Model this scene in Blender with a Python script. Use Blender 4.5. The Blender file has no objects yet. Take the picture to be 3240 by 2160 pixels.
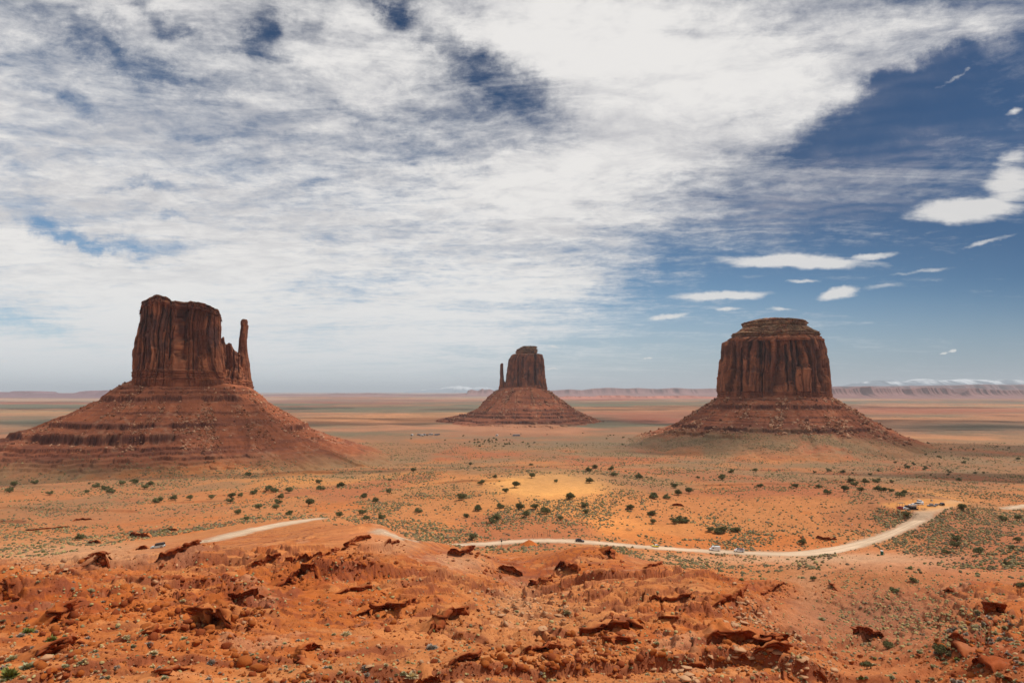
import bpy, bmesh, math, random
import numpy as np
from mathutils import Vector, Matrix
R = math.radians
scene = bpy.context.scene
COL = scene.collection
CZ = 130.0                                   # camera height above the valley floor

# ------------------------------------------------------------------ camera
cd = bpy.data.cameras.new('camera'); cam = bpy.data.objects.new('camera', cd); COL.objects.link(cam)
PITCH = math.atan((1238 - 1080) / 2160)
cam.location = (0, 0, CZ); cam.rotation_euler = (math.pi / 2 + PITCH, 0, 0)
cd.lens = 24.0; cd.sensor_width = 36.0; cd.clip_start = 1.0; cd.clip_end = 600000.0
scene.camera = cam
scene.view_settings.view_transform = 'Standard'; scene.view_settings.look = 'None'
scene.view_settings.gamma = 1.0; scene.view_settings.exposure = 0.0

# ------------------------------------------------------------------ sun
SUN_EL, SUN_AZ = R(56), R(84)                # azimuth clockwise from +Y (towards +X)
sd = bpy.data.lights.new('sun', 'SUN'); so = bpy.data.objects.new('sun', sd); COL.objects.link(so)
sd.energy = 4.2; sd.angle = R(0.55); sd.color = (1.0, 0.955, 0.88)
sdir = Vector((math.sin(SUN_AZ) * math.cos(SUN_EL), math.cos(SUN_AZ) * math.cos(SUN_EL), math.sin(SUN_EL)))
so.rotation_euler = sdir.to_track_quat('Z', 'Y').to_euler()

# ------------------------------------------------------------------ sky
world = bpy.data.worlds.new('World'); scene.world = world; world.use_nodes = True
nt = world.node_tree; nt.nodes.clear()
def NN(tree, typ, **kw):
    n = tree.nodes.new(typ)
    for k, v in kw.items(): setattr(n, k, v)
    return n
def mth(tree, op, a, b=None, c=None, clamp=False):
    n = NN(tree, 'ShaderNodeMath', operation=op); n.use_clamp = clamp
    for i, v in enumerate((a, b, c)):
        if v is None: continue
        if isinstance(v, (int, float)): n.inputs[i].default_value = v
        else: tree.links.new(v, n.inputs[i])
    return n.outputs[0]
def W(op, a, b=None, c=None, clamp=False): return mth(nt, op, a, b, c, clamp)
def mixc(tree, f, a, b):
    n = NN(tree, 'ShaderNodeMix', data_type='RGBA')
    for s, v in ((n.inputs[0], f), (n.inputs[6], a), (n.inputs[7], b)):
        if isinstance(v, (int, float)): s.default_value = v
        elif isinstance(v, tuple): s.default_value = (*v, 1) if len(v) == 3 else v
        else: tree.links.new(v, s)
    return n.outputs[2]
def noise(tree, vec, scale, detail=6, rough=0.55, dist=0.0, dims='3D', lac=2.0):
    n = NN(tree, 'ShaderNodeTexNoise', noise_dimensions=dims)
    tree.links.new(vec, n.inputs['Vector'])
    n.inputs['Scale'].default_value = scale; n.inputs['Detail'].default_value = detail
    n.inputs['Roughness'].default_value = rough; n.inputs['Distortion'].default_value = dist; n.inputs['Lacunarity'].default_value = lac
    return n.outputs[0]
def ramp(tree, v, lo, hi, a=0.0, b=1.0, smooth=True):
    n = NN(tree, 'ShaderNodeMapRange', interpolation_type='SMOOTHSTEP' if smooth else 'LINEAR')
    tree.links.new(v, n.inputs[0])
    for i, q in enumerate((lo, hi, a, b)): n.inputs[i + 1].default_value = q
    return n.outputs[0]

tc = NN(nt, 'ShaderNodeTexCoord')
sep = NN(nt, 'ShaderNodeSeparateXYZ'); nt.links.new(tc.outputs['Generated'], sep.inputs[0])
dx, dy, dz = sep.outputs
ay = W('MAXIMUM', W('ABSOLUTE', dy), 0.06)
U = W('DIVIDE', dx, ay); V = W('DIVIDE', dz, ay)         # directions as slopes from the +Y axis
sky = NN(nt, 'ShaderNodeTexSky', sky_type='NISHITA'); sky.sun_disc = False
sky.sun_elevation = SUN_EL; sky.sun_rotation = SUN_AZ
sky.altitude = 1700; sky.air_density = 1.0; sky.dust_density = 0.6; sky.ozone_density = 2.0
# the photo's deep polarised blue away to the right and overhead
SKY_STRENGTH = 0.10
# cloud sheet coordinates: a flat layer high above
hz = W('ADD', W('MAXIMUM', dz, 0.0), 0.10)
comb = NN(nt, 'ShaderNodeCombineXYZ')
CXc = W('DIVIDE', dx, hz); CYc = W('DIVIDE', dy, hz)
nt.links.new(CXc, comb.inputs[0]); nt.links.new(CYc, comb.inputs[1]); comb.inputs[2].default_value = 0.0
plane = comb.outputs[0]
def rotmap(vec, rot, sc, loc=(0, 0, 0)):
    m = NN(nt, 'ShaderNodeMapping'); nt.links.new(vec, m.inputs[0])
    m.inputs['Rotation'].default_value = (0, 0, rot); m.inputs['Scale'].default_value = sc; m.inputs['Location'].default_value = loc
    return m.outputs[0]
def uv(px, py):
    """photo position -> (U, V) direction slopes"""
    a = (px - 1620) / 2160; b = (1080 - py) / 2160
    y = math.cos(PITCH) - b * math.sin(PITCH); z = math.sin(PITCH) + b * math.cos(PITCH)
    return a / y, z / y
# warp so patches have ragged outlines
c2 = NN(nt, 'ShaderNodeCombineXYZ'); nt.links.new(U, c2.inputs[0]); nt.links.new(V, c2.inputs[1])
wn = NN(nt, 'ShaderNodeTexNoise', noise_dimensions='3D'); nt.links.new(c2.outputs[0], wn.inputs['Vector'])
wn.inputs['Scale'].default_value = 5.0; wn.inputs['Detail'].default_value = 8.0; wn.inputs['Roughness'].default_value = 0.66
ws = NN(nt, 'ShaderNodeSeparateColor'); nt.links.new(wn.outputs['Color'], ws.inputs[0])
UW = W('ADD', U, W('MULTIPLY', W('SUBTRACT', ws.outputs[0], 0.5), 0.30))
VW = W('ADD', V, W('MULTIPLY', W('SUBTRACT', ws.outputs[1], 0.5), 0.17))
wn2 = NN(nt, 'ShaderNodeTexNoise', noise_dimensions='3D'); nt.links.new(c2.outputs[0], wn2.inputs['Vector'])
wn2.inputs['Scale'].default_value = 22.0; wn2.inputs['Detail'].default_value = 5.0; wn2.inputs['Roughness'].default_value = 0.65
ws2 = NN(nt, 'ShaderNodeSeparateColor'); nt.links.new(wn2.outputs['Color'], ws2.inputs[0])
US = W('ADD', U, W('MULTIPLY', W('SUBTRACT', ws2.outputs[0], 0.5), 0.035))
VS = W('ADD', V, W('MULTIPLY', W('SUBTRACT', ws2.outputs[1], 0.5), 0.016))
def blob(px, py, rx, ry, ang=0.0, small=False):
    """soft elliptical patch of the sky, 1 at its middle"""
    u0, v0 = uv(px, py); su, sv = rx / 2160, ry / 2160
    uu, vv = (US, VS) if small else (UW, VW)
    a = W('SUBTRACT', uu, u0); b = W('SUBTRACT', vv, v0)
    ca, sa = math.cos(ang), math.sin(ang)
    p = W('MULTIPLY', W('ADD', W('MULTIPLY', a, ca), W('MULTIPLY', b, sa)), 1 / su)
    q = W('MULTIPLY', W('SUBTRACT', W('MULTIPLY', b, ca), W('MULTIPLY', a, sa)), 1 / sv)
    e = W('ADD', W('MULTIPLY', p, p), W('MULTIPLY', q, q))
    return W('EXPONENT', W('MULTIPLY', e, -1.0))
# --- cover: heavy on the left and over the middle, breaking up on the right
def SUM(lst):
    o = lst[0]
    for x in lst[1:]: o = W('ADD', o, x)
    return o
edge = W('ADD', W('MULTIPLY', UW, 1.0), W('MULTIPLY', VW, -0.75))       # grows to the lower right
cover = ramp(nt, edge, -0.28, 0.30, 0.62, -0.12)
add = [(1900, 130, 900, 260, 0.0, .45), (2250, 330, 620, 240, 0.25, .45), (1900, 620, 420, 200, 0.1, .45), (1750, 900, 300, 60, 0.1, .45), (2750, 110, 420, 110, .35, .30), (2500, 660, 560, 80, 0.12, .20), (3000, 520, 240, 80, .1, .12), (1450, 1040, 420, 60, 0, .35), (400, 760, 620, 330, 0, .40), (300, 1150, 700, 60, 0, .35), (3000, 70, 330, 110, .3, .38), (2850, 210, 420, 50, .4, .45), (900, 900, 700, 160, 0, .25)]
sub = [(520, 60, 130, 34, -.4, .45), (620, 235, 220, 34, -.2, .35), (200, 290, 180, 28, -.3, .35), (1010, 70, 90, 60, -.6, .4), (780, 420, 260, 24, -.1, .25), (1580, 300, 250, 105, -.1, 1.05), (1430, 470, 330, 55, 0.05, .60), (1400, 120, 150, 60, -.8, .45), (1150, 330, 260, 30, -.3, .25), (310, 125, 230, 46, -.35, .55), (815, 80, 95, 90, -.6, .75), (860, 180, 160, 28, -.35, .35), (1265, 25, 60, 70, -.7, .75), (180, 690, 170, 55, -.3, .8), (330, 770, 190, 30, -.35, .65), (40, 540, 120, 40, -.6, .25), (490, 610, 120, 18, -.2, .45), (530, 692, 50, 14, 0, .40), (980, 600, 90, 22, .2, .25), (60, 1040, 260, 28, -.05, .50), (1200, 910, 260, 30, .2, .22), (1080, 1030, 150, 24, 0.1, .30), (2850, 380, 300, 90, .25, .6), (2350, 880, 420, 60, .1, .35), (3100, 1000, 400, 160, 0, .3), (2300, 620, 170, 22, 0, .22), (1450, 160, 110, 60, -.8, .20)]
for px, py, rx, ry, an, am in add: cover = W('ADD', cover, W('MULTIPLY', blob(px, py, rx, ry, an), am))
for px, py, rx, ry, an, am in sub: cover = W('SUBTRACT', cover, W('MULTIPLY', blob(px, py, rx, ry, an), am))
# --- texture of the layer
n1 = noise(nt, rotmap(plane, R(25), (0.55, 1.0, 1)), 1.7, 10, 0.64, 0.5)
n2 = noise(nt, rotmap(plane, R(-8), (0.5, 1.25, 1), (4, 2, 0)), 4.0, 9, 0.68, 0.9)
n3 = noise(nt, rotmap(plane, R(35), (1.0, 1.0, 1), (9, 1, 0)), 12.0, 8, 0.72, 0.3)
fine = W('ADD', W('MULTIPLY', n1, 0.44), W('ADD', W('MULTIPLY', n2, 0.32), W('MULTIPLY', n3, 0.24)))
dens = W('ADD', cover, W('MULTIPLY', W('SUBTRACT', fine, 0.50), 4.5))
alpha = ramp(nt, dens, -0.18, 1.05)
# --- separate low clouds in the clear part: bright flat-based streaks
small = [(2520, 828, 260, 27, -.02, 1.15), (2760, 812, 110, 14, .1, .85), (3060, 665, 200, 44, .08, 1.25), (3200, 590, 110, 80, .2, .95), (3200, 500, 90, 40, .4, .7), (3215, 350, 45, 18, .3, .7), (2290, 935, 190, 17, .03, 1.0), (2650, 930, 75, 20, .25, 1.15), (2540, 890, 80, 7, .02, .6), (2300, 977, 45, 9, 0, .8), (2470, 976, 60, 9, 0, .8), (2110, 1000, 90, 12, .12, .9), (2050, 1135, 17, 5, 0, 1.0), (2130, 1135, 12, 4, 0, .6), (1745, 1097, 28, 6, -.1, .8), (1748, 1168, 16, 4, 0, .9), (1915, 1162, 60, 6, 0, .3), (2990, 1117, 14, 4, 0, .9), (3020, 1113, 16, 5, .1, 1.0), (10, 1143, 20, 6, 0, .8), (95, 1143, 24, 5, 0, .6), (2800, 905, 120, 14, .1, .5), (3120, 765, 120, 10, .25, .7), (2900, 860, 160, 10, .1, .55), (3020, 245, 110, 10, .55, .55), (2750, 170, 320, 18, .42, .45)]
sm = None
for px, py, rx, ry, an, am in small:
    b = W('MULTIPLY', blob(px, py, rx, ry, an, True), am)
    sm = b if sm is None else W('MAXIMUM', sm, b)
fibre = noise(nt, rotmap(c2.outputs[0], R(12), (14, 60, 1)), 1.0, 6, 0.62, 0.4)
small_a = ramp(nt, W('ADD', sm, W('MULTIPLY', W('SUBTRACT', fibre, 0.5), 0.9)), 0.32, 0.85)
small_a = W('MULTIPLY', small_a, ramp(nt, sm, 0.03, 0.2))
# --- thin mauve ripple veil low on the right
veil = SUM([W('MULTIPLY', blob(2380, 660, 560, 70, .06), .8), W('MULTIPLY', blob(2800, 520, 420, 60, .2), .55), W('MULTIPLY', blob(2700, 250, 420, 120, .3), .55)])
wave = NN(nt, 'ShaderNodeTexWave', wave_type='BANDS', bands_direction='Y'); nt.links.new(rotmap(plane, R(18), (1, 1, 1)), wave.inputs['Vector'])
wave.inputs['Scale'].default_value = 3.2; wave.inputs['Distortion'].default_value = 7.0; wave.inputs['Detail'].default_value = 4.0; wave.inputs['Detail Scale'].default_value = 1.6
veil = W('MULTIPLY', veil, ramp(nt, W('ADD', W('MULTIPLY', wave.outputs['Fac'], 0.25), W('MULTIPLY', n2, .9)), 0.25, 0.85, 0.1, 0.75))
# --- colours
shade = noise(nt, rotmap(plane, R(15), (0.5, 0.9, 1), (3, 7, 0)), 1.1, 5, 0.55, 0.3)
shade2 = noise(nt, rotmap(plane, R(30), (0.8, 1.0, 1), (1, 5, 0)), 7.0, 9, 0.68, 0.5)
br = W('ADD', W('MULTIPLY', shade, 0.55), W('MULTIPLY', shade2, 0.45))
CL_HI, CL_LO = (8.4, 8.2, 8.0), (5.7, 5.65, 5.85)
cloud_col = mixc(nt, ramp(nt, W('ADD', br, W('MULTIPLY', W('SUBTRACT', dens, .7), .10)), 0.38, 0.60), CL_LO, CL_HI)
low_col = mixc(nt, ramp(nt, V, 0.0, 0.26), (7.6, 7.75, 7.85), (8.6, 8.5, 8.3))
cloud_col = mixc(nt, ramp(nt, V, 0.03, 0.30), low_col, cloud_col)
deep = NN(nt, 'ShaderNodeMix', data_type='RGBA'); deep.blend_type = 'MULTIPLY'; deep.inputs[0].default_value = 1.0
nt.links.new(sky.outputs[0], deep.inputs[6])
tint = mixc(nt, ramp(nt, W('ADD', W('MULTIPLY', U, 0.35), W('MULTIPLY', V, 1.0)), 0.0, 0.52), (0.72, 0.92, 0.98), (0.15, 0.29, 0.40))
nt.links.new(tint, deep.inputs[7])
skyc = deep.outputs[2]
# pale air low over the horizon
air = mixc(nt, ramp(nt, V, -0.01, 0.17, 0.88, 0.0), skyc, mixc(nt, ramp(nt, U, -.6, .75), (7.0, 7.45, 7.8), (2.9, 3.45, 4.1)))
c_a = mixc(nt, W('MULTIPLY', veil, .8, clamp=True), air, (4.3, 4.1, 4.5))
lowfade = ramp(nt, V, -0.005, 0.06, 0.5, 1.0)
c_b = mixc(nt, W('MULTIPLY', alpha, lowfade), c_a, cloud_col)
c_c = mixc(nt, W('MULTIPLY', small_a, 0.85), c_b, (8.3, 8.05, 7.75))
bg = NN(nt, 'ShaderNodeBackground'); nt.links.new(c_c, bg.inputs[0]); bg.inputs[1].default_value = SKY_STRENGTH
wo = NN(nt, 'ShaderNodeOutputWorld'); nt.links.new(bg.outputs[0], wo.inputs[0])
world.cycles.sampling_method = 'MANUAL'; world.cycles.sample_map_resolution = 512
scene.cycles.max_bounces = 5; scene.cycles.diffuse_bounces = 3; scene.cycles.glossy_bounces = 2
scene.cycles.volume_bounces = 0; scene.cycles.transparent_max_bounces = 8; scene.cycles.use_denoising = True

# ------------------------------------------------------------------ numeric helpers
def h2(ix, iy, seed):
    with np.errstate(over='ignore'):
        n = ix.astype(np.int64).astype(np.uint32) * np.uint32(374761393) + iy.astype(np.int64).astype(np.uint32) * np.uint32(668265263) + np.uint32((seed * 1442695041) & 0xffffffff)
        n = (n ^ (n >> np.uint32(13))) * np.uint32(1274126177)
        n = (n ^ (n >> np.uint32(15))) * np.uint32(2246822519)
        n = n ^ (n >> np.uint32(16))
    return n.astype(np.float32) * np.float32(1 / 4294967295.0)
def vn(x, y, seed=0):
    xi = np.floor(x); yi = np.floor(y); fx = (x - xi).astype(np.float32); fy = (y - yi).astype(np.float32)
    fx = fx * fx * (3 - 2 * fx); fy = fy * fy * (3 - 2 * fy)
    a = h2(xi, yi, seed); b = h2(xi + 1, yi, seed); c = h2(xi, yi + 1, seed); d = h2(xi + 1, yi + 1, seed)
    return (a + (b - a) * fx + (c - a) * fy + (a - b - c + d) * fx * fy) * 2 - 1
def fbm(x, y, octv=4, seed=0, gain=0.5):
    s = 0; a = 1.0; t = 0; ca, sa = math.cos(.6), math.sin(.6)
    for i in range(octv):
        s = s + a * vn(x + 17.3 * i, y - 9.1 * i, seed + i); t += a; a *= gain
        x, y = (x * ca - y * sa) * 2.03, (x * sa + y * ca) * 2.03
    return s / t
def ss(x, a, b):
    t = np.clip((x - a) / (b - a), 0, 1); return t * t * (3 - 2 * t)
CP, SP = math.cos(PITCH), math.sin(PITCH)
def at(px, py, y):
    """point on the view ray of a photo position at forward distance y (z relative to the camera)"""
    a = (px - 1620) / 2160; b = (1080 - py) / 2160
    dyy = CP - b * SP; dzz = SP + b * CP
    return a / dyy * y, y, dzz / dyy * y
def proj(x, y, z):
    """(z relative to camera) -> photo position"""
    d = y * CP + z * SP; u = -y * SP + z * CP
    d = np.maximum(d, 1e-3)
    return 1620 + 2160 * x / d, 1080 - 2160 * u / d

# ------------------------------------------------------------------ terrain height (relative to camera)
CTRL = [
 (-200,2160,75),(100,2160,75),(500,2160,76),(900,2160,80),(1300,2160,82),(1700,2160,86),(2100,2160,88),(2450,2160,95),(2760,2160,140),(3000,2170,100),(3300,2160,85),
 (100,2020,95),(500,2020,100),(900,2020,108),(1300,2020,112),(1700,2020,120),(2100,2020,120),(2350,2020,130),
 (-200,1900,130),(100,1900,130),(500,1900,140),(900,1900,150),(1200,1900,152),(1500,1900,175),(1800,1900,190),(2080,1900,170),(2300,1900,180),(2720,1900,255),(3000,1900,225),(3350,1900,215),
 (-200,1800,190),(100,1800,192),(500,1765,222),(850,1765,215),(1200,1765,212),(1500,1790,250),(1830,1745,268),(1680,1850,245),(1680,1940,195),(2050,1830,235),(2330,1865,205),(2405,1960,160),(2520,2080,122),
 (60,1745,330),(500,1728,270),(500,1700,355),(900,1680,300),(900,1655,322),(980,1642,337),(1010,1628,430),(1190,1672,268),(1240,1691,350),(1400,1722,370),(1600,1715,385),(1840,1712,385),(2050,1730,392),(2240,1742,400),(2480,1752,400),(2640,1738,405),(2860,1670,440),(3005,1608,490),
 (2520,1850,290),(2900,1785,345),(2560,2000,212),(2680,2080,172),(2620,1795,320),(2760,1850,280),(3100,1850,272),(3220,1700,385),(3350,1780,300),(2880,2050,165),(3060,2040,118),(3200,2060,108),
 (200,1650,450),(200,1560,650),(200,1490,960),(-250,1560,650),(-250,1490,960),(800,1580,560),(800,1490,900),(1300,1600,500),(1300,1500,760),(1750,1505,620),(1750,1590,500),(1750,1650,432),(1750,1470,960),
 (2100,1600,500),(2100,1540,620),(2100,1480,880),(2500,1600,495),(2500,1480,930),(2900,1600,465),(2900,1573,500),(2900,1550,640),(3200,1610,520),(3200,1510,820),(3400,1600,520),(3400,1480,950),
]
def dom(x, y):
    az = np.arctan2(x, y); azc = np.clip(az, -R(41), R(41)); r = np.hypot(x, y)
    return np.tan(azc) * 1.6, np.log(np.maximum(r, 62) * np.cos(azc))
_c = np.array([at(*c) for c in CTRL]); _cu, _cl = dom(_c[:, 0], _c[:, 1])
def tker(du, dl):
    d2 = du * du + dl * dl
    return 0.5 * d2 * np.log(d2 + 1e-9)
_n = len(_c); _K = tker(_cu[:, None] - _cu[None], _cl[:, None] - _cl[None]) + np.eye(_n) * 0.004
_P = np.stack([np.ones(_n), _cu, _cl], 1)
_A = np.block([[_K, _P], [_P.T, np.zeros((3, 3))]])
_w = np.linalg.solve(_A, np.concatenate([_c[:, 2], np.zeros(3)]))
MOUNDS = [(((a - 1620) / 2160) * yy, yy, rx, ry, h) for a, yy, rx, ry, h in [(2600,322,22,13,6.5),(2700,288,20,12,4.5),(2900,284,30,12,6),(2790,238,20,12,4),(2950,190,17,10,3.5),(3120,222,18,12,4),(2440,268,14,10,3),(3180,330,30,14,4),(1525,250,13,9,3.5),(1850,262,16,9,3),(1190,262,8,7,3),(2130,230,22,10,2.5),(330,225,16,8,2.5),(900,205,16,7,2.5)]]
def base(x, y):
    shp = np.shape(x); x = np.ravel(x).astype(np.float64); y = np.ravel(y).astype(np.float64)
    out = np.empty_like(x); CH = 200000
    for i in range(0, len(x), CH):
        u, l = dom(x[i:i + CH], y[i:i + CH]); l = np.minimum(l, math.log(1400))
        z = _w[_n] + _w[_n + 1] * u + _w[_n + 2] * l
        for k in range(_n): z = z + _w[k] * tker(u - _cu[k], l - _cl[k])
        out[i:i + CH] = z
    r = np.hypot(x, y)
    fl = -128 + 2.5 * fbm(x / 900, y / 900, 2, 5) + ss(r, 4000, 20000) * (14 * fbm(x / 6000, y / 6000, 3, 6) - 4)
    for hx, hy, rx, ry, hh in MOUNDS: out = out + hh * np.exp(-((x - hx) / rx) ** 2 - ((y - hy) / ry) ** 2)
    t = ss(r, 850, 1300)
    return (out * (1 - t) + fl * t).reshape(shp)
def cells(x, y, seed):
    """irregular blocks: distance to the block's edge, its id value and offset inside it"""
    xi = np.floor(x); yi = np.floor(y); f1 = np.full(x.shape, 9., np.float32); f2 = f1.copy(); idv = f1 * 0; ox = f1 * 0; oy = f1 * 0
    for a in (-1, 0, 1):
        for b in (-1, 0, 1):
            cx = xi + a; cy = yi + b; px_ = cx + .1 + .8 * h2(cx, cy, seed); py_ = cy + .1 + .8 * h2(cx, cy, seed + 1)
            dx_ = x - px_; dy_ = y - py_; d = np.sqrt(dx_ * dx_ + dy_ * dy_).astype(np.float32); c1 = d < f1
            f2 = np.where(c1, f1, np.minimum(f2, d)); idv = np.where(c1, h2(cx, cy, seed + 2), idv); ox = np.where(c1, dx_, ox); oy = np.where(c1, dy_, oy); f1 = np.where(c1, d, f1)
    return f2 - f1, idv, ox, oy
def ledges(x, y, ex, ey, period, amp, sharp, seed, warp, thr):
    """broken rock steps whose faces look along (-ex,-ey)"""
    g = (x * ex + y * ey) / period + warp * fbm(x / (period * 2.2), y / (period * 2.2), 4, seed)
    s = g - np.floor(g); k = np.floor(g)
    m = ss(vn((x * ey - y * ex) / (period * 1.6) + k * 7.7, k * 3.1, seed + 9), thr, thr + 0.5)
    f = np.minimum(ss(s, 0, sharp), 1 - ss(s, sharp, 0.9))
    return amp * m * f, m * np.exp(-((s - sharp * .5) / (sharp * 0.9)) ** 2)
def detail(x, y, z0):
    r = np.hypot(x, y)
    px, py = proj(x, y, z0)
    # where the ground is rocky badland: the slope below the viewpoint
    rocky = (1 - ss(r, 270, 345)) * (1 - 0.4 * ss(px, 2560, 2700) * (1 - ss(px, 2930, 3010)))
    rocky = np.where(y > 0, rocky, 1.0)
    left = 1 - ss(px, 900, 1300)
    sc = np.clip(r / 130, .55, 1.3) * (1 - .8 * ss(r, 200, 285))
    z = z0 + rocky * 1.5 * sc * fbm(x / 34, y / 34, 4, 21) + rocky * .8 * sc * (1 - 2 * np.abs(fbm(x / 22 + 5, y / 22, 3, 31)))
    a1, e1 = ledges(x, y, -0.45, 0.89, 24, 3.2, 0.035, 41, 0.7, -0.12)
    a2, e2 = ledges(x, y, -0.62, 0.78, 12, 1.6, 0.05, 52, 0.7, -0.1)
    a3, e3 = ledges(x, y, 0.2, 0.98, 5.5, .6, 0.11, 63, 0.8, 0.0)
    z = z + rocky * sc * (a1 + a2 + a3) * .85
    ru = rocky * (1 - .5 * ss(r, 240, 330)) * np.clip(r / 120, .6, 1.25)
    wx = x + 5 * fbm(x / 16, y / 16, 3, 171); wy = y + 5 * fbm(x / 16 + 7, y / 16, 3, 172)
    z = z + ru * (1.5 * (.55 - np.abs(fbm(wx / 15, wy / 11, 4, 173, .55))) + .55 * (.5 - np.abs(fbm(wx / 4.5, wy / 3.6, 3, 174))))
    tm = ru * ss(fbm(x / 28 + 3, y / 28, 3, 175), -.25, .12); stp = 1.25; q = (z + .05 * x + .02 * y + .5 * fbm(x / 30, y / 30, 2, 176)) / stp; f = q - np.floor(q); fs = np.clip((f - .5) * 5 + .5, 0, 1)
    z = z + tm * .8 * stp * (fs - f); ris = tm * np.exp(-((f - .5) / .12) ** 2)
    ii = np.nonzero(rocky > .05)[0]
    if len(ii):
        xs, ys_ = x[ii], y[ii]; cs, sn = math.cos(.5), math.sin(.5); acc = np.zeros(len(ii)); ck = np.zeros(len(ii)); rs = np.clip(r[ii] / 120, .7, 1.3)
        wa = xs + .8 * fbm(xs / 2.5, ys_ / 2.5, 3, 191); wb_ = ys_ + .8 * fbm(xs / 2.5 + 9, ys_ / 2.5, 3, 192)
        ra, rb = wa * cs + wb_ * sn, -wa * sn + wb_ * cs
        for sx_, sy_, A, sd_, thr in ((7.5, 3.6, 1.35, 201, .06), (3.2, 1.7, .70, 205, .02), (1.5, .95, .30, 209, -.04)):
            e_, iv, ox, oy = cells(ra / sx_, rb / sy_, sd_); mk = ss(fbm(xs / 20 + sd_, ys_ / 14, 4, sd_), thr, thr + .16)
            tx_ = (iv * 7.3) % 1 - .5; ty_ = (iv * 13.7) % 1 - .15
            acc += mk * A * rs * ((iv - .45) * .9 + 1.1 * (ox * tx_ + oy * ty_)); c_ = mk * (1 - ss(e_, 0, .10)); acc -= c_ * A * .55 * rs; ck = np.maximum(ck, c_ * (.8 if A > .5 else .5))
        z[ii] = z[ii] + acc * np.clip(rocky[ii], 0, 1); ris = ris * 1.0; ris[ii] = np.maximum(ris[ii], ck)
    z = z + rocky * (.20 * fbm(x / 2.4, y / 2.4, 4, 71, .6) + .5 * fbm(x / 7, y / 7, 3, 73))
    mid = (1 - rocky) * (1 - ss(r, 1100, 1500))
    z = z + mid * (3.6 * fbm(x / 80, y / 110, 4, 81) * ss(r, 330, 480) + 0.45 * fbm(x / 9, y / 9, 3, 83))
    a4, e4 = ledges(x, y, 0.1, 0.99, 60, 3.0, 0.05, 91, 0.9, 0.25)
    z = z + .6 * mid * a4 * ss(r, 350, 450)
    z = z + ss(r, 1300, 2000) * (1 - ss(r, 9000, 20000)) * 2.2 * fbm(x / 160, y / 160, 3, 87)
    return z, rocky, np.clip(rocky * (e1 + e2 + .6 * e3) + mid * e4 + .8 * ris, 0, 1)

# road centre line, as photo positions on the smooth ground
ROADS = [[(652,1712),(690,1702),(740,1690),(830,1668),(900,1655),(960,1645),(1010,1639)],
         [(1215,1682),(1245,1693),(1290,1706),(1340,1716),(1400,1722),(1470,1724),(1540,1719),(1610,1713),(1690,1709),(1770,1709),(1840,1712),(1940,1720),(2050,1730),(2150,1737),(2240,1742),(2350,1748),(2480,1752),(2560,1750),(2640,1739),(2700,1726),(2760,1708),(2815,1690),(2860,1668),(2910,1645),(2960,1622),(3000,1609),(3030,1605)],
         [(3188,1608),(3204,1605),(3250,1598),(3320,1588)]]
def ray_ground(px, py, f=None, y0=50, y1=4000):
    f = f or base
    ys = y0 * (y1 / y0) ** np.linspace(0, 1, 1600)
    a = (px - 1620) / 2160; b = (1080 - py) / 2160; dyy = CP - b * SP; dzz = SP + b * CP
    x = a / dyy * ys; zr = dzz / dyy * ys
    g = f(x, ys); hit = np.nonzero(g > zr)[0]
    if len(hit) == 0: return None
    i = hit[0]
    if i == 0: return float(x[0]), float(ys[0]), float(g[0])
    d0 = zr[i - 1] - g[i - 1]; d1 = zr[i] - g[i]; t = d0 / (d0 - d1 + 1e-12)
    return float(x[i - 1] + t * (x[i] - x[i - 1])), float(ys[i - 1] + t * (ys[i] - ys[i - 1])), float(g[i - 1] + t * (g[i] - g[i - 1]))
def catmull(pts, n):
    pts = np.array(pts, float); out = []
    P = np.vstack([2 * pts[0] - pts[1], pts, 2 * pts[-1] - pts[-2]])
    for i in range(1, len(P) - 2):
        for t in np.linspace(0, 1, n, endpoint=False):
            out.append(0.5 * ((2 * P[i]) + (-P[i - 1] + P[i + 1]) * t + (2 * P[i - 1] - 5 * P[i] + 4 * P[i + 1] - P[i + 2]) * t * t + (-P[i - 1] + 3 * P[i] - 3 * P[i + 1] + P[i + 2]) * t ** 3))
    out.append(P[-2]); return np.array(out)
ROADW = []
for rd in ROADS:
    p = [ray_ground(a, b) for a, b in rd]; p = [q for q in p if q]
    c = catmull(p, 8)
    for _ in range(40): c[1:-1] = .5 * c[1:-1] + .25 * (c[:-2] + c[2:])
    # sample evenly
    L = np.concatenate([[0], np.cumsum(np.hypot(*np.diff(c[:, :2], axis=0).T))]); m = int(L[-1] / 2.0)
    ROADW.append(np.stack([np.interp(np.linspace(0, L[-1], m), L, c[:, j]) for j in range(3)], 1))
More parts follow.
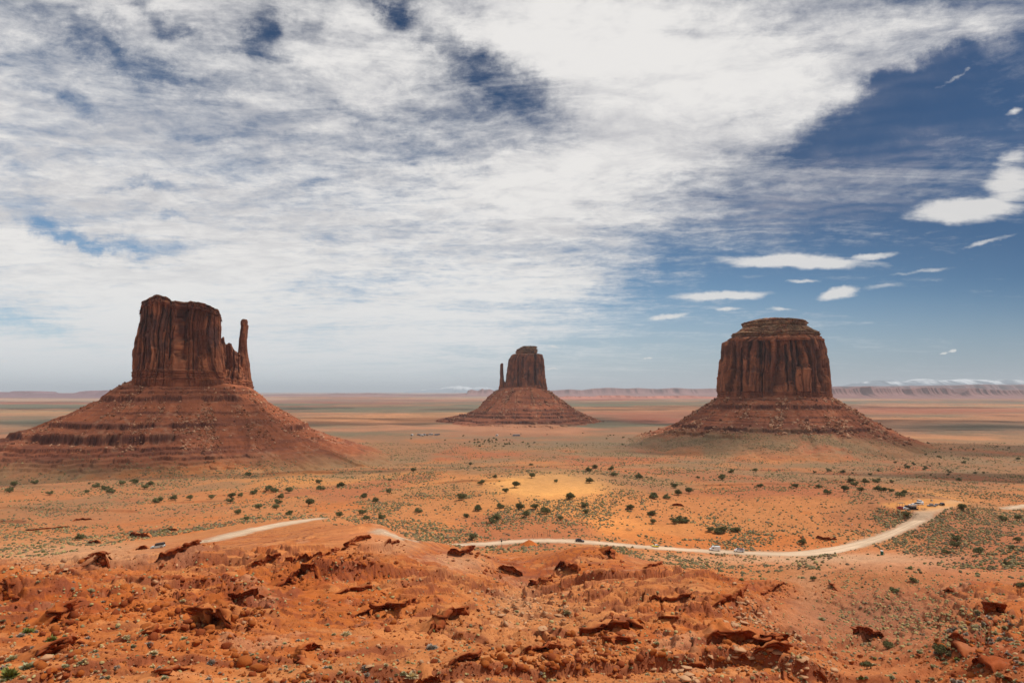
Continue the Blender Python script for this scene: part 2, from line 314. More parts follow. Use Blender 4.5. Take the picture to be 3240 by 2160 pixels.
def road_near(x, y):
    """distance to the nearest road centre and the road's height there"""
    D = np.full(x.shape, 1e9); Z = np.zeros(x.shape)
    for c in ROADW:
        bb = (x > c[:, 0].min() - 60) & (x < c[:, 0].max() + 60) & (y > c[:, 1].min() - 60) & (y < c[:, 1].max() + 60)
        idx = np.nonzero(bb)[0]
        for i in range(0, len(idx), 20000):
            ii = idx[i:i + 20000]
            d2 = (x[ii, None] - c[None, ::2, 0]) ** 2 + (y[ii, None] - c[None, ::2, 1]) ** 2
            k = d2.argmin(1); dd = np.sqrt(d2[np.arange(len(ii)), k]); up = dd < D[ii]
            # project on the local segment for a smooth height
            kk = np.clip(k * 2, 0, len(c) - 2); kk = np.clip(kk, 1, len(c) - 2)
            tx = c[kk + 1, :2] - c[kk - 1, :2]; ln = np.hypot(tx[:, 0], tx[:, 1]); tx = tx / ln[:, None]
            al = (x[ii] - c[kk, 0]) * tx[:, 0] + (y[ii] - c[kk, 1]) * tx[:, 1]
            zz = c[kk, 2] + np.clip(al, -3, 3) * (c[kk + 1, 2] - c[kk - 1, 2]) / ln
            D[ii[up]] = dd[up]; Z[ii[up]] = zz[up]
    return D, Z
ROAD_HALF = 3.3
FLATS = []                                   # (x, y, z, radius) level pads under buildings and cars
def H(x, y, full=False):
    shp = np.shape(x); x = np.ravel(np.asarray(x, float)); y = np.ravel(np.asarray(y, float))
    z0 = base(x, y); z, rocky, led = detail(x, y, z0)
    D, Z = road_near(x, y)
    z = np.where(np.hypot(x, y) > 225, np.minimum(z, z0 + .25 + .012 * np.minimum(D, 200)), z)
    t = 1 - ss(D, ROAD_HALF + 1.0, ROAD_HALF + 10)
    z = z * (1 - t) + (Z - 0.10) * t
    for fx, fy, fz, fr in FLATS:
        d = np.hypot(x - fx, y - fy); t = 1 - ss(d, fr, fr * 1.6); z = z * (1 - t) + fz * t
    if full: return z.reshape(shp), rocky, led, D
    return z.reshape(shp)
def on_ground(px, py, y0=50):
    return ray_ground(px, py, H, y0)
_p = [ray_ground(a, b) for a, b in ((2880, 1602), (2930, 1595), (2975, 1598))]
for q in _p: FLATS.append((q[0], q[1], _p[1][2], 17))
# ------------------------------------------------------------------ object helpers
def tag(o, label=None, cat=None, group=None, kind=None):
    if label: o['label'] = label
    if cat: o['category'] = cat
    if group: o['group'] = group
    if kind: o['kind'] = kind
    return o
def empty(name, loc, rz=0.0):
    o = bpy.data.objects.new(name, None); COL.objects.link(o); o.location = loc; o.rotation_euler = (0, 0, rz)
    o.empty_display_size = 0.5
    return o
def mesh_np(name, v, f, mat=None, col=None, smooth=True, parent=None, extra=None):
    """v (n,3), f (m,3) or (m,4) integer array"""
    me = bpy.data.meshes.new(name); v = np.asarray(v, np.float32); f = np.asarray(f, np.int32); k = f.shape[1]
    me.vertices.add(len(v)); me.vertices.foreach_set('co', v.ravel())
    me.loops.add(f.size); me.loops.foreach_set('vertex_index', f.ravel())
    me.polygons.add(len(f)); me.polygons.foreach_set('loop_start', np.arange(0, f.size, k, dtype=np.int32))
    me.polygons.foreach_set('loop_total', np.full(len(f), k, np.int32))
    if smooth: me.polygons.foreach_set('use_smooth', np.ones(len(f), bool))
    me.update(calc_edges=True)
    if col is not None:
        a = me.color_attributes.new('Col', 'FLOAT_COLOR', 'POINT')
        c = np.ones((len(v), 4), np.float32); c[:, :3] = col; a.data.foreach_set('color', c.ravel())
    o = bpy.data.objects.new(name, me); COL.objects.link(o)
    if mat: me.materials.append(mat)
    if parent: o.parent = parent
    return o
def grid_faces(nr, nc, wrap=False):
    i = np.arange(nr - 1)[:, None]; j = np.arange(nc if wrap else nc - 1)[None]
    a = i * nc + j; b = i * nc + (j + 1) % nc; c = b + nc; d = a + nc
    return np.stack([a, b, c, d], -1).reshape(-1, 4)
def mat_new(name):
    m = bpy.data.materials.new(name); m.use_nodes = True; t = m.node_tree; b = t.nodes['Principled BSDF']
    b.inputs['Roughness'].default_value = 0.95; b.inputs['Specular IOR Level'].default_value = 0.15
    return m, t, b
def rock_mat(name, s1, s2, bump=0.3, bdist=0.4, var=0.35, streak=None):
    """vertex colour times multi-scale noise, with bump"""
    m, t, b = mat_new(name)
    at_ = NN(t, 'ShaderNodeVertexColor', layer_name='Col'); g = NN(t, 'ShaderNodeNewGeometry')
    n1 = noise(t, g.outputs['Position'], s1, 6, 0.65); n2 = noise(t, g.outputs['Position'], s2, 5, 0.7)
    f = mth(t, 'ADD', mth(t, 'MULTIPLY', mth(t, 'SUBTRACT', n1, 0.5), var * 2.2), mth(t, 'MULTIPLY', mth(t, 'SUBTRACT', n2, 0.5), var * 1.8))
    f = mth(t, 'ADD', f, 1.0)
    if streak:
        mp = NN(t, 'ShaderNodeMapping'); t.links.new(g.outputs['Position'], mp.inputs[0]); mp.inputs['Scale'].default_value = streak
        n3 = noise(t, mp.outputs[0], 1.0, 4, 0.55, .6); f = mth(t, 'MULTIPLY', f, ramp(t, n3, 0.35, 0.62, 0.72, 1.15))
    mx = NN(t, 'ShaderNodeVectorMath', operation='SCALE'); t.links.new(at_.outputs[0], mx.inputs[0]); t.links.new(f, mx.inputs['Scale'])
    t.links.new(mx.outputs[0], b.inputs['Base Color'])
    bp = NN(t, 'ShaderNodeBump'); bp.inputs['Strength'].default_value = bump; bp.inputs['Distance'].default_value = bdist
    t.links.new(mth(t, 'ADD', n1, mth(t, 'MULTIPLY', n2, 0.5)), bp.inputs['Height']); t.links.new(bp.outputs[0], b.inputs['Normal'])
    return m
def simple(name, col, rough=0.8, var=0.15, scale=3.0, metal=0.0, spec=0.3):
    m, t, b = mat_new(name); b.inputs['Roughness'].default_value = rough; b.inputs['Metallic'].default_value = metal; b.inputs['Specular IOR Level'].default_value = spec
    tcn = NN(t, 'ShaderNodeTexCoord'); n = noise(t, tcn.outputs['Object'], scale, 4, 0.6)
    c = mixc(t, ramp(t, n, 0.3, 0.7), tuple(x * (1 - var) for x in col), tuple(min(1, x * (1 + var)) for x in col))
    t.links.new(c, b.inputs['Base Color']); return m
M = {}
M['ground'] = rock_mat('desert_ground', 0.35, 2.6, 0.9, 0.3, 0.34)
M['cliff'] = rock_mat('cliff_rock', 0.06, 0.45, 0.55, 1.2, 0.26, streak=(0.06, 0.06, 0.032))
M['talus'] = rock_mat('talus_rock', 0.05, 0.35, 0.8, 1.6, 0.32)
M['boulder'] = rock_mat('boulder_rock', 0.6, 4.0, 0.6, 0.15, 0.25)

def lerp3(a, b, t): return a * (1 - t[:, None]) + np.asarray(b, float) * t[:, None]
RED = np.array((.42, .112, .022)); RED2 = np.array((.29, .064, .017)); SAND = np.array((.44, .165, .055)); DUNE = np.array((.66, .285, .075))
PALE = np.array((.50, .27, .14)); SAGE = np.array((.135, .115, .065)); SHALE = np.array((.20, .055, .028)); ROADC = np.array((.53, .375, .25))

# ------------------------------------------------------------------ ground
def ground_colour(x, y, z, rocky, led, D):
    px, py = proj(x, y, z); r = np.hypot(x, y)
    n1 = fbm(x / 60, y / 60, 5, 101); n2 = fbm(x / 12, y / 12, 4, 111); n3 = fbm(x / 300, y / 300, 4, 121); n4 = fbm(x / 3, y / 3, 3, 131)
    c = np.tile(SAND, (len(x), 1))
    c = lerp3(c, RED, rocky * ss(n1 + .4 * n2, -.9, .15))
    c = lerp3(c, RED2, rocky * ss(n1 * .6 + n2, .05, .5) * .8)
    c = lerp3(c, PALE, rocky * ss(n2 + .5 * n4, .34, .6) * .4); c = lerp3(c, np.array((.52, .20, .065)), rocky * ss(fbm(x / 9 + 3, y / 6, 4, 115), .05, .35) * .6)
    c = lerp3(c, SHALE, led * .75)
    def pb(a, b, rx, ry):                    # a soil patch that lies where the photo shows it
        return np.exp(-((px + 25 * n2 - a) / rx) ** 2 - ((py + 8 * n2 - b) / ry) ** 2) * (y > 0)
    # middle plain
    midm = (1 - rocky)
    c = lerp3(c, RED * 1.1, midm * ss(n1 + .3 * n2, .05, .4) * .6)
    for a, b, rx, ry, col, k in [(1740,1536,150,34,np.array((.74,.34,.095)),2.4),(1700,1600,200,30,DUNE*.85,.5),(1850,1660,330,45,np.array((.66,.25,.065)),.8),(2900,1580,150,30,DUNE*.92,.9),
            (1050,1520,350,30,DUNE*.9,.5),(250,1750,300,40,PALE,.7),(1430,1440,120,12,RED,.8),(150,1440,700,40,SHALE*1.3,.9),(1250,1425,330,28,RED*.95,.9),(700,1430,400,40,RED,.6),
            (2450,1425,500,14,PALE*.8,.5),(2050,1395,260,26,np.array((.23,.11,.055)),.85),(2950,1400,330,26,np.array((.21,.09,.05)),.85),(2880,1500,440,60,np.array((.25,.105,.05)),.75),(1620,1436,1700,22,np.array((.27,.095,.042)),.5),(3130,1690,180,70,np.array((.33,.13,.055)),.6),(2330,1560,260,20,np.array((.34,.11,.04)),.7),(230,1620,330,60,np.array((.36,.125,.05)),.7),(300,1530,420,35,np.array((.33,.12,.05)),.6),(2450,1392,620,20,np.array((.25,.10,.055)),.7),(3050,1460,330,40,np.array((.30,.10,.045)),.7),(900,1400,260,24,np.array((.27,.11,.06)),.7),(2560,1870,60,90,PALE*.9,.5),(2520,1960,120,40,np.array((.5,.19,.08)),.7),(2900,1780,340,40,np.array((.52,.20,.085)),.9),(2600,1768,420,18,np.array((.50,.29,.165)),.95),(2900,1790,300,18,np.array((.48,.22,.11)),.7),
            (2800,1950,300,120,np.array((.27,.115,.06)),.95),(3120,2090,160,50,RED2*.9,.9),(1640,1900,70,60,PALE,.4),(1480,1780,70,30,PALE,.6),(1250,1720,90,30,PALE*.9,.6),(1150,1700,120,30,np.array((.5,.17,.06)),.6)]:
        c = lerp3(c, col, np.clip(pb(a, b, rx, ry) * k, 0, 1))
    c = lerp3(c, np.array((.33, .105, .045)), midm * ss(fbm(x / 140, y / 200, 4, 181), .02, .3) * .75); c = lerp3(c, np.array((.24, .135, .065)), midm * ss(r, 430, 700) * ss(fbm(x / 110 + 5, y / 160, 4, 183), -.05, .25) * .7)
    # low scrub cover seen as a tint
    sage = midm * ss(r, 560, 1000) * ss(n1 * .8 + n2 * .35 + .25 * n4, -.3, .3) * .72
    sage *= 1 - np.clip(1.3 * pb(1740, 1540, 210, 50) + pb(1250, 1425, 330, 24) + pb(150, 1440, 700, 40), 0, 1)
    c = lerp3(c, np.array((.205, .132, .068)), sage)
    # far plain: bands of scrub, red and pale soil
    fr = ss(r, 1500, 2400); f1 = fbm(x / 1500, y / 1500, 4, 141); f2 = fbm(x / 700 + 9, y / 700, 4, 151); f3 = fbm(x / 5000, y / 2500, 3, 161)
    fc = np.tile(np.array((.33, .145, .075)), (len(x), 1))
    fc = lerp3(fc, (.46, .21, .09), ss(f1, .05, .45) * .9); fc = lerp3(fc, (.13, .115, .072), ss(f2 + .7 * f3, -.04, .24) * .9)
    fc = lerp3(fc, (.27, .08, .045), ss(-f1 + .5 * f2, .1, .5) * .8)
    f5 = fbm(x / 130, y / 220, 4, 191); fc = fc * (1 + .35 * f5)[:, None]; fc = lerp3(fc, (.12, .10, .06), ss(fbm(x / 350, y / 350, 4, 193), .1, .3) * .5)
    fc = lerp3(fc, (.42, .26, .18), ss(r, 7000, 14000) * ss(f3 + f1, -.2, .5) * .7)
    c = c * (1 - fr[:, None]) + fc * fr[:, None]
    for a, b, rx, ry, col, k in [(120,1285,330,7,(.12,.11,.07),.9),(120,1335,260,22,(.125,.115,.075),.9),(60,1305,300,8,(.40,.22,.10),.6),(1050,1292,300,7,(.12,.11,.065),.9),(1060,1268,420,5,(.22,.13,.10),.7),(1150,1325,380,14,(.48,.21,.09),.8),(1000,1347,200,8,(.17,.14,.08),.7),(1160,1372,260,7,(.12,.11,.065),.7),(2000,1278,300,5,(.13,.12,.07),.9),
            (2050,1312,330,14,(.30,.095,.05),.7),(1900,1295,250,6,(.46,.21,.09),.6),(3000,1272,330,4,(.13,.13,.085),.8),(2950,1300,380,8,(.29,.09,.05),.8),(2900,1325,330,7,(.45,.20,.09),.6),(3080,1352,330,20,(.105,.09,.06),.95),(1650,1385,500,6,(.15,.12,.07),.6),(1900,1405,350,14,(.17,.12,.07),.7),(2950,1285,400,4,(.42,.24,.13),.6)]:
        c = lerp3(c, np.array(col), np.clip(pb(a, b, rx, ry) * k, 0, 1) * ss(r, 900, 1200))
    c *= (1 + .10 * n4 + .08 * n2)[:, None]
    t = (1 - ss(D + 2.2 * n4 + 1.5 * n2, ROAD_HALF - .5, ROAD_HALF + 4.5))
    c = lerp3(c, ROADC * .85, t * .9)
    for fx, fy, fz, frr in FLATS:
        c = lerp3(c, DUNE * .9, (1 - ss(np.hypot(x - fx, y - fy), frr * .7, frr * 1.3)) * .6)
    # dry wash and wheel tracks
    return np.clip(c, 0.01, .95)
def build_ground():
    az = np.concatenate([np.linspace(-180, -44, 24)[:-1], np.arange(-44, -39, .4), np.arange(-39, 39, .066), np.arange(39, 44, .4), np.linspace(44, 180, 24)])
    az = np.radians(az)[:-1]
    r = [3.0, 15, 30, 42]
    while r[-1] < 1500: r.append(r[-1] * (1.0027 if r[-1] > 60 else 1.01))
    while r[-1] < 15000: r.append(r[-1] * 1.009)
    while r[-1] < 200000: r.append(r[-1] * 1.05)
    r = np.array(r)
    x = (r[:, None] * np.sin(az)[None]).ravel(); y = (r[:, None] * np.cos(az)[None]).ravel()
    z, rocky, led, D = H(x, y, True)
    global GR, GA, GZ
    GR, GA, GZ = r, az, z.reshape(len(r), len(az))
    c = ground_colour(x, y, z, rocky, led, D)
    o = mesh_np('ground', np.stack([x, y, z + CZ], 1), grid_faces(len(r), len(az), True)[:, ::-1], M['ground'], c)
    tag(o, 'red desert ground of sand, ledges and scrub reaching the horizon', None, None, 'structure')
    print('ground verts', len(x))
import time as _t
_T0 = _t.time()
build_ground(); print('ground', _t.time() - _T0)

# ------------------------------------------------------------------ roads
M['road'] = rock_mat('dirt_road', 0.25, 1.6, 0.3, 0.05, 0.16)
def build_road(c, name):
    n = len(c); tn = np.gradient(c[:, :2], axis=0); tn /= np.hypot(tn[:, 0], tn[:, 1])[:, None]; nm = np.stack([-tn[:, 1], tn[:, 0]], 1)
    W_ = np.linspace(-1, 1, 15); hw = ROAD_HALF + .9 * fbm(np.arange(n) / 9., np.zeros(n), 4, 7); pxr, pyr = proj(c[:, 0], c[:, 1], c[:, 2]); hw = hw + 2.6 * np.exp(-((pxr - 2600) / 130) ** 2)
    hw = hw * np.clip(np.minimum(np.arange(n), n - 1 - np.arange(n)) / 10, .3, 1)
    v = np.zeros((n, 15, 3)); v[:, :, 0] = c[:, None, 0] + nm[:, None, 0] * W_ * hw[:, None]; v[:, :, 1] = c[:, None, 1] + nm[:, None, 1] * W_ * hw[:, None]
    v[:, :, 2] = c[:, None, 2] + CZ + .04 - .16 * (np.abs(W_) > .95)
    colr = np.tile(ROADC, (n * 15, 1)); rut = np.exp(-((np.abs(np.tile(W_, n)) - .32) / .12) ** 2) - .9 * np.exp(-(np.tile(W_, n) / .1) ** 2) - 1.1 * ss(np.abs(np.tile(W_, n)), .65, 1)
    colr = colr * (1.0 + .13 * rut + .28 * fbm(v[:, :, 0].ravel() / 14, v[:, :, 1].ravel() / 5, 4, 8))[:, None]
    o = mesh_np(name, v.reshape(-1, 3), grid_faces(n, 15)[:, ::-1], M['road'], colr)
    return tag(o, 'pale graded dirt road', None, None, 'structure')
for c in ROADW: build_road(c, 'dirt_road')

# ------------------------------------------------------------------ buttes
CLIFF = np.array((.185, .064, .034)); CLIFF_L = np.array((.31, .112, .05)); VARN = np.array((.085, .046, .042)); CAPC = np.array((.27, .165, .085)); TAL = np.array((.27, .082, .036)); TALP = np.array((.42, .22, .125))
TALRES = []
def turn(X, Y, xc, yc, near):
    a = math.atan2(xc, yc); k = math.cos(a) * (1 - near); u = (X - xc) * k; w = Y - yc
    return xc + u * math.cos(a) + w * math.sin(a), yc - u * math.sin(a) + w * math.cos(a)
def sgp(a, p): return np.sign(a) * np.abs(a) ** p
def cellstep(s, seed, soft=0.12):
    k = np.floor(s); f = s - k
    return k, f
def loft(name, prof, D, y0, depth, parent, seed, topprof=None, xc=0.0, n_s=900, n_t=220, p=.55, panel=(7, 3, 1.3), sizes=(30, 12, 4.5), strata_top=0.0, strata_base=.14, cap_rows=0.0, cracks=()):
    """a cliff block. prof: rows from top to base as (photo row, left px, right px) at distance D; topprof: (px,row) skyline"""
    prof = sorted(prof); rows = np.array([q[0] for q in prof], float); Lp = np.array([q[1] for q in prof], float); Rp = np.array([q[2] for q in prof], float)
    Dn = D - .75 * depth; zt = np.array([at(1620, q, Dn)[2] for q in rows]); xl = (Lp - 1620) * D / 2160; xr = (Rp - 1620) * D / 2160
    zb = zt[-1]; ztop = zt[0]; Ht = ztop - zb
    th = np.linspace(0, 2 * np.pi, n_s, endpoint=False)
    # spend most of the columns on the side that faces the valley road
    th = th + 0.35 * np.sin(2 * th) * 0 - 0.55 * np.cos(th) * 1.0
    t = np.concatenate([np.linspace(-.06, 1, n_t), np.ones(8)])
    inset = np.concatenate([np.zeros(n_t), np.linspace(.04, 1, 8) ** .8])
    ct, st = sgp(np.cos(th), p), sgp(np.sin(th), p)
    zz = zb + np.clip(t, 0, 1) * Ht
    l_ = np.interp(zz, zt[::-1], xl[::-1]); r_ = np.interp(zz, zt[::-1], xr[::-1]); wmax = (xr - xl).max()
    mid = (l_ + r_) / 2; hw = (r_ - l_) / 2
    dep = depth * (.35 + .65 * (hw * 2 / wmax))
    X = mid[:, None] + hw[:, None] * ct[None]; Y = y0 + dep[:, None] * st[None]
    # arc length along the base outline
    jb = int(n_t * .3); ds = np.hypot(np.diff(X[jb], append=X[jb, :1]), np.diff(Y[jb], append=Y[jb, :1])); S = np.cumsum(ds); S = S[None].repeat(len(t), 0)
    tt = t[:, None].repeat(n_s, 1); Zn = zb + tt * Ht
    wx = S + 15.0 * fbm(S / 70, Zn / 90, 3, seed) + 1.5 * fbm(S / 9, Zn / 22, 2, seed + 3)
    disp = np.zeros_like(X); var = np.zeros_like(X); crack = np.zeros_like(X); fresh = np.zeros_like(X)
    for i, (A, Ls) in enumerate(zip(panel, sizes)):
        g = wx / Ls + seed * 1.37 + i * 5.1; k = np.floor(g); f = g - k
        def cv(kk, o): return h2(kk, np.full(kk.shape, float(o)), seed + 31 * i)
        sm = .10
        a = cv(k, 0); b = cv(k + 1, 0)
        val = np.where(f > 1 - sm, a + (b - a) * ss(f, 1 - sm, 1), a)
        brk = cv(k, 1); brk = .15 + 1.05 * brk + .05 * vn(wx / 3, Zn / 4, seed + 7)
        ext = ss(tt, brk, brk + .012)
        disp += A * (val - .5) - A * .75 * ext * cv(k, 2)
        brk2 = cv(k, 3) * .55; disp += A * .35 * (1 - ss(tt, brk2, brk2 + .02)) * (cv(k, 4) > .45)
        fresh += ((cv(k, 5) > .62) & (tt > brk - .16) & (tt < brk)) * .5 + (tt < brk2) * (cv(k, 4) > .45) * .35
        cr = np.exp(-(np.minimum(f, 1 - f) * Ls / (0.35 + .12 * A)) ** 2) * (cv(k, 6) > .55)
        crack += cr * (.8 if i < 2 else .4); disp -= cr * (A * .45 + .6)
    sidew = np.abs(np.cos(th))[None] ** 4
    disp *= 1 - .65 * sidew
    for cpx, cw, cdp, t0, t1, lean in cracks:            # the big named clefts: position, half width, depth, from / to height
        xc_ = (cpx - 1620) * D / 2160 + lean * (tt - .5) + 1.2 * vn(Zn / 9, 0 * Zn, seed + 61); w_ = cw * D / 2160 * (1 + .4 * vn(Zn / 14, 0 * Zn + 3, seed + 62))
        g_ = np.exp(-((X - xc_) / w_) ** 4) * ss(tt, t0 - .02, t0 + .02) * (1 - ss(tt, t1 - .02, t1 + .02)) * (np.sin(th) < .1)[None]
        disp -= g_ * cdp; crack += g_ * .5
    disp += 2.6 * fbm(S / 18, Zn / 26, 4, seed + 11) + .9 * fbm(S / 4, Zn / 6, 4, seed + 13, .6)
    # bedding near the base and, where given, in the upper tier
    bw = 1 - ss(tt, strata_base * .8, strata_base)
    Zw = Zn + 2.6 * fbm(S / 28, Zn / 40, 3, seed + 90) * (strata_top > .3); lay = vn(Zw / 1.9, S / 45, seed + 17); lay2 = vn(Zn / .8, S / 25, seed + 19)
    blk = vn(S / 2.5, np.floor(Zn / 1.9), seed + 23)
    damp = 1 - .55 * bw
    disp = disp * damp + bw * (2.2 + 1.1 * sgp(lay, .6) + .5 * lay2 + .7 * blk) + (1 - bw) * .25 * lay2
    tw = ss(tt, 1 - strata_top, 1 - strata_top * .8) if strata_top > 0 else 0 * tt
    disp = disp * (1 - .6 * tw) + tw * (2.2 * sgp(lay, .6) + 1.2 * lay2 + 1.6 * blk + 5.0 * fbm(S / 20, Zn / 25, 4, seed + 77) + 2.2 * sgp(vn(S / 7, Zn / 6, seed + 78), .4))
    topedge = ss(tt, .955, 1.0) * (strata_top < .05); disp -= topedge * 1.0
    nx = np.gradient(Y, axis=1); ny = -np.gradient(X, axis=1); nl = np.hypot(nx, ny) + 1e-6; nx /= nl; ny /= nl
    sc = min(1.0, hw.min() / 9.0)
    # keep the silhouette where it was measured: mean displacement is removed at the two sides
    side = np.abs(np.cos(th))[None] ** 6
    disp = disp - side * 1.0
    X = X + nx * disp * sc; Y = Y + ny * disp * sc
    if topprof is not None:
        tp = np.array(topprof, float); tx = (tp[:, 0] - 1620) * D / 2160; tz = np.array([at(1620, q, Dn)[2] for q in tp[:, 1]])
        ztx = np.interp(X, tx, tz) + .8 * fbm(X / 5, Y / 9, 3, seed + 5)
    else: ztx = ztop + .7 * fbm(X / 6, Y / 6, 3, seed + 5)
    # bring the lid inwards
    k = inset[:, None]; X = X * (1 - k) + mid[:, None] * k; Y = Y * (1 - k) + y0 * k
    if topprof is not None: ztx = np.where(k > 0, np.interp(X, tx, tz) + .8 * fbm(X / 5, Y / 9, 3, seed + 5) + k * .5, ztx)
    else: ztx = ztx + k * 1.2
    Z = np.where(tt < 0, zb + tt * Ht * 2.5, zb + np.clip(tt, 0, 1) * (ztx - zb))
    # colour
    n = fbm(S / 18, Zn / 40, 4, seed + 41); n2_ = fbm(S / 7, Zn / 8, 4, seed + 43); st_ = fbm(S / 13, Zn / 30, 5, seed + 47, .55)
    c = np.tile(CLIFF, (X.size, 1)).reshape(*X.shape, 3)
    def L3(c, b, t_): return c * (1 - t_[..., None]) + b * t_[..., None]
    c = L3(c, CLIFF_L * 1.12, np.clip(ss(n2_ + n, .1, .6) * .6 + fresh * 1.2, 0, 1))
    c = L3(c, VARN, ss(st_ + .6 * n, .0, .42) * .62 * (1 - np.clip(fresh, 0, 1)))
    c = L3(c, TAL * .9, bw * .75)
    c = L3(c, c * .72, ss(lay, .1, .6) * bw)
    if cap_rows > 0: c = L3(c, CAPC * (1 + .35 * lay[..., None]), ss(tt + .04 * n2_, 1 - cap_rows, 1 - cap_rows * .8) * ss(lay2 + n2_, -.6, .3) * .85)
    c = L3(c, CAPC, ss(tt, .975, 1.0) * (.7 if name != 'shoulder' and name != 'spire' else .15))
    c = L3(c, CLIFF * .45, np.clip(crack, 0, 1) * .35)
    X, Y = turn(X, Y, xc, D, .6 * depth / D)
    v = np.stack([X, Y, Z + CZ], -1).reshape(-1, 3)
    o = mesh_np(name, v, grid_faces(len(t), n_s, True), M['cliff'], np.clip(c.reshape(-1, 3), 0.01, .9), parent=parent)
    return o, dict(mid=mid[jb // 3], hw=hw[0], dep=dep[0], y0=y0, p=p, zb=zb)
def talus(name, geo, D, xc, leftp, rightp, frontp, ledge, parent, seed, pale=(0, 0), n_s=1500, n_r=420):
    """debris cone. leftp/rightp: photo skyline points from cliff foot outwards; frontp: (metres out, photo row) facing the camera;
    ledge: (height rel camera, step, start angle, end angle, strength)"""
    def prof(pp, sgn):
        k = D / 2160; x = np.array([q[0] for q in pp], float); s = np.abs(x - x[0]) * k; z = np.array([at(1620, q[1], D)[2] for q in pp]); return s, z
    sl, zl = prof(leftp, -1); sr, zr = prof(rightp, 1)
    sf = np.array([q[0] for q in frontp], float); zf = []
    for s_, row in frontp: zf.append(at(1620, row, geo['y0'] - geo['dep'] - s_)[2])
    zf = np.array(zf); send = max(sl[-1], sr[-1], sf[-1]) + 60; smax = send + 260
    u = np.linspace(0, 1, n_r); s = -14 + (smax + 14) * u ** 1.15
    th = np.linspace(0, 2 * np.pi, n_s, endpoint=False); th = th - .78 * np.cos(th)
    SS, TH = np.meshgrid(s, th, indexing='ij')
    ct, st = sgp(np.cos(th), geo['p']), sgp(np.sin(th), geo['p'])
    bx = geo['mid'] + geo['hw'] * ct; by = geo['y0'] + geo['dep'] * st
    # outward direction: smooth ellipse normal
    nx = np.cos(th) / geo['hw']; ny = np.sin(th) / geo['dep']; nl = np.hypot(nx, ny); nx /= nl; ny /= nl
    nx = .5 * nx + .5 * np.cos(th); ny = .5 * ny + .5 * np.sin(th); nl = np.hypot(nx, ny); nx /= nl; ny /= nl
    X = bx[None] + nx[None] * SS; Y = by[None] + ny[None] * SS; X, Y = turn(X, Y, xc, D, .04)
    def ext(s_, z_, q):
        sp = np.maximum(q, 0); o = np.interp(sp, s_, z_); sl_ = (z_[-1] - z_[-2]) / (s_[-1] - s_[-2]); return o + np.maximum(sp - s_[-1], 0) * min(sl_, -.12)
    wl = np.clip(-np.cos(TH), 0, 1) ** 2; wr = np.clip(np.cos(TH), 0, 1) ** 2; wf = 1 - wl - wr
    Sw = SS + 7 * fbm(X / 50, Y / 50, 3, seed) * ss(SS, 0, 60)
    Z = wl * ext(sl, zl, Sw) + wr * ext(sr, zr, Sw) + wf * ext(sf, zf, Sw)
    aS = TH * (geo['hw'] + 60)
    gul = np.abs(fbm(TH * 9 + .3 * fbm(X / 30, Y / 30, 2, seed + 1), SS / 260, 3, seed + 2))
    Z = Z - (11 * ss(SS, 10, 90)) * (.45 - gul) * ss(smax - 40 - SS, 0, 220)
    # terraces: monotone remap near each ledge height
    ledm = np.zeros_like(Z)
    for zl_, h, a0, a1, k in sorted(ledge, key=lambda q: q[0]):
        deg = np.degrees(TH) % 360; m = ss(deg, a0 - 6, a0 + 6) * (1 - ss(deg, a1 - 6, a1 + 6)) * k
        m = m * (.35 + .65 * ss(fbm(TH * 14, np.full_like(TH, zl_), 3, seed + int(abs(zl_))), -.45, .05))
        lz = zl_ + 1.2 * fbm(TH * 3, 0 * TH, 2, seed + 5) + .4*vn(TH*160, 0*TH, seed+6)
        h = h * 1.75; w = h * 1.4; q = (Z - lz) / w                       # -1..1 around the ledge
        prof_ = np.where(q > 0, .5 + .5 * np.clip(q, 0, 1), -.5 + .5 * np.clip(q, -1, 0)) * 1.0
        sharp = np.clip(q * 14, -.5, .5) * 2 * .5
        newq = np.clip(np.abs(q), 0, 1) * .5 * np.sign(q) + sharp * (1 - np.clip(np.abs(q), 0, 1))
        Z = np.where(np.abs(q) < 1, Z + m * (newq + (q - newq) * np.abs(q) ** 2 - q) * w, Z)
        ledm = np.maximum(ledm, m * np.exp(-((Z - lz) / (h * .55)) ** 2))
    Z = Z + ss(SS, 2, 20) * (1.6 * fbm(X / 9, Y / 9, 4, seed + 7, .62) + 2.0 * fbm(X / 25, Y / 25, 3, seed + 8)) + .45 * vn(Z / 1.6, TH * 4, seed + 9)
    Z = Z - ss(SS, smax - 130, smax) * 30
    n = fbm(X / 30, Y / 30, 4, seed + 21); n2_ = fbm(X / 7, Y / 7, 4, seed + 22); lay = vn(Z / 2.2, TH * 3, seed + 23) * .6 + .6 * vn(Z / 6.5, TH * 2, seed + 24)
    c = np.tile(TAL, (X.size, 1)).reshape(*X.shape, 3)
    def L3(c, b, t_): return c * (1 - t_[..., None]) + b * t_[..., None]
    c = L3(c, np.array((.38, .12, .05)), ss(n, -.1, .5) * .7); c = L3(c, np.array((.16, .052, .03)), ss(lay + .35 * n2_, .0, .6) * .6)
    c = L3(c, TALP, ss(n2_ + .5 * n, .28, .6) * .45)
    c = L3(c, np.array((.075, .028, .021)), np.clip(ledm * 1.6, 0, 1) * .9)  # dark shale ledges, painted darker still to stand in for weak shadow
    gz = Z.ravel(); gc = ground_colour(X.ravel(), Y.ravel(), gz, 0 * gz, 0 * gz, gz * 0 + 1e6).reshape(*X.shape, 3); tb = ss(SS + 25 * n, send * .50, send * .76); c = c * (1 - tb[..., None]) + gc * tb[..., None]
    v = np.stack([X, Y, Z + CZ], -1).reshape(-1, 3)
    o = mesh_np(name, v, grid_faces(n_r, n_s, True)[:, ::-1], M['talus'], np.clip(c.reshape(-1, 3), .01, .9), parent=parent)
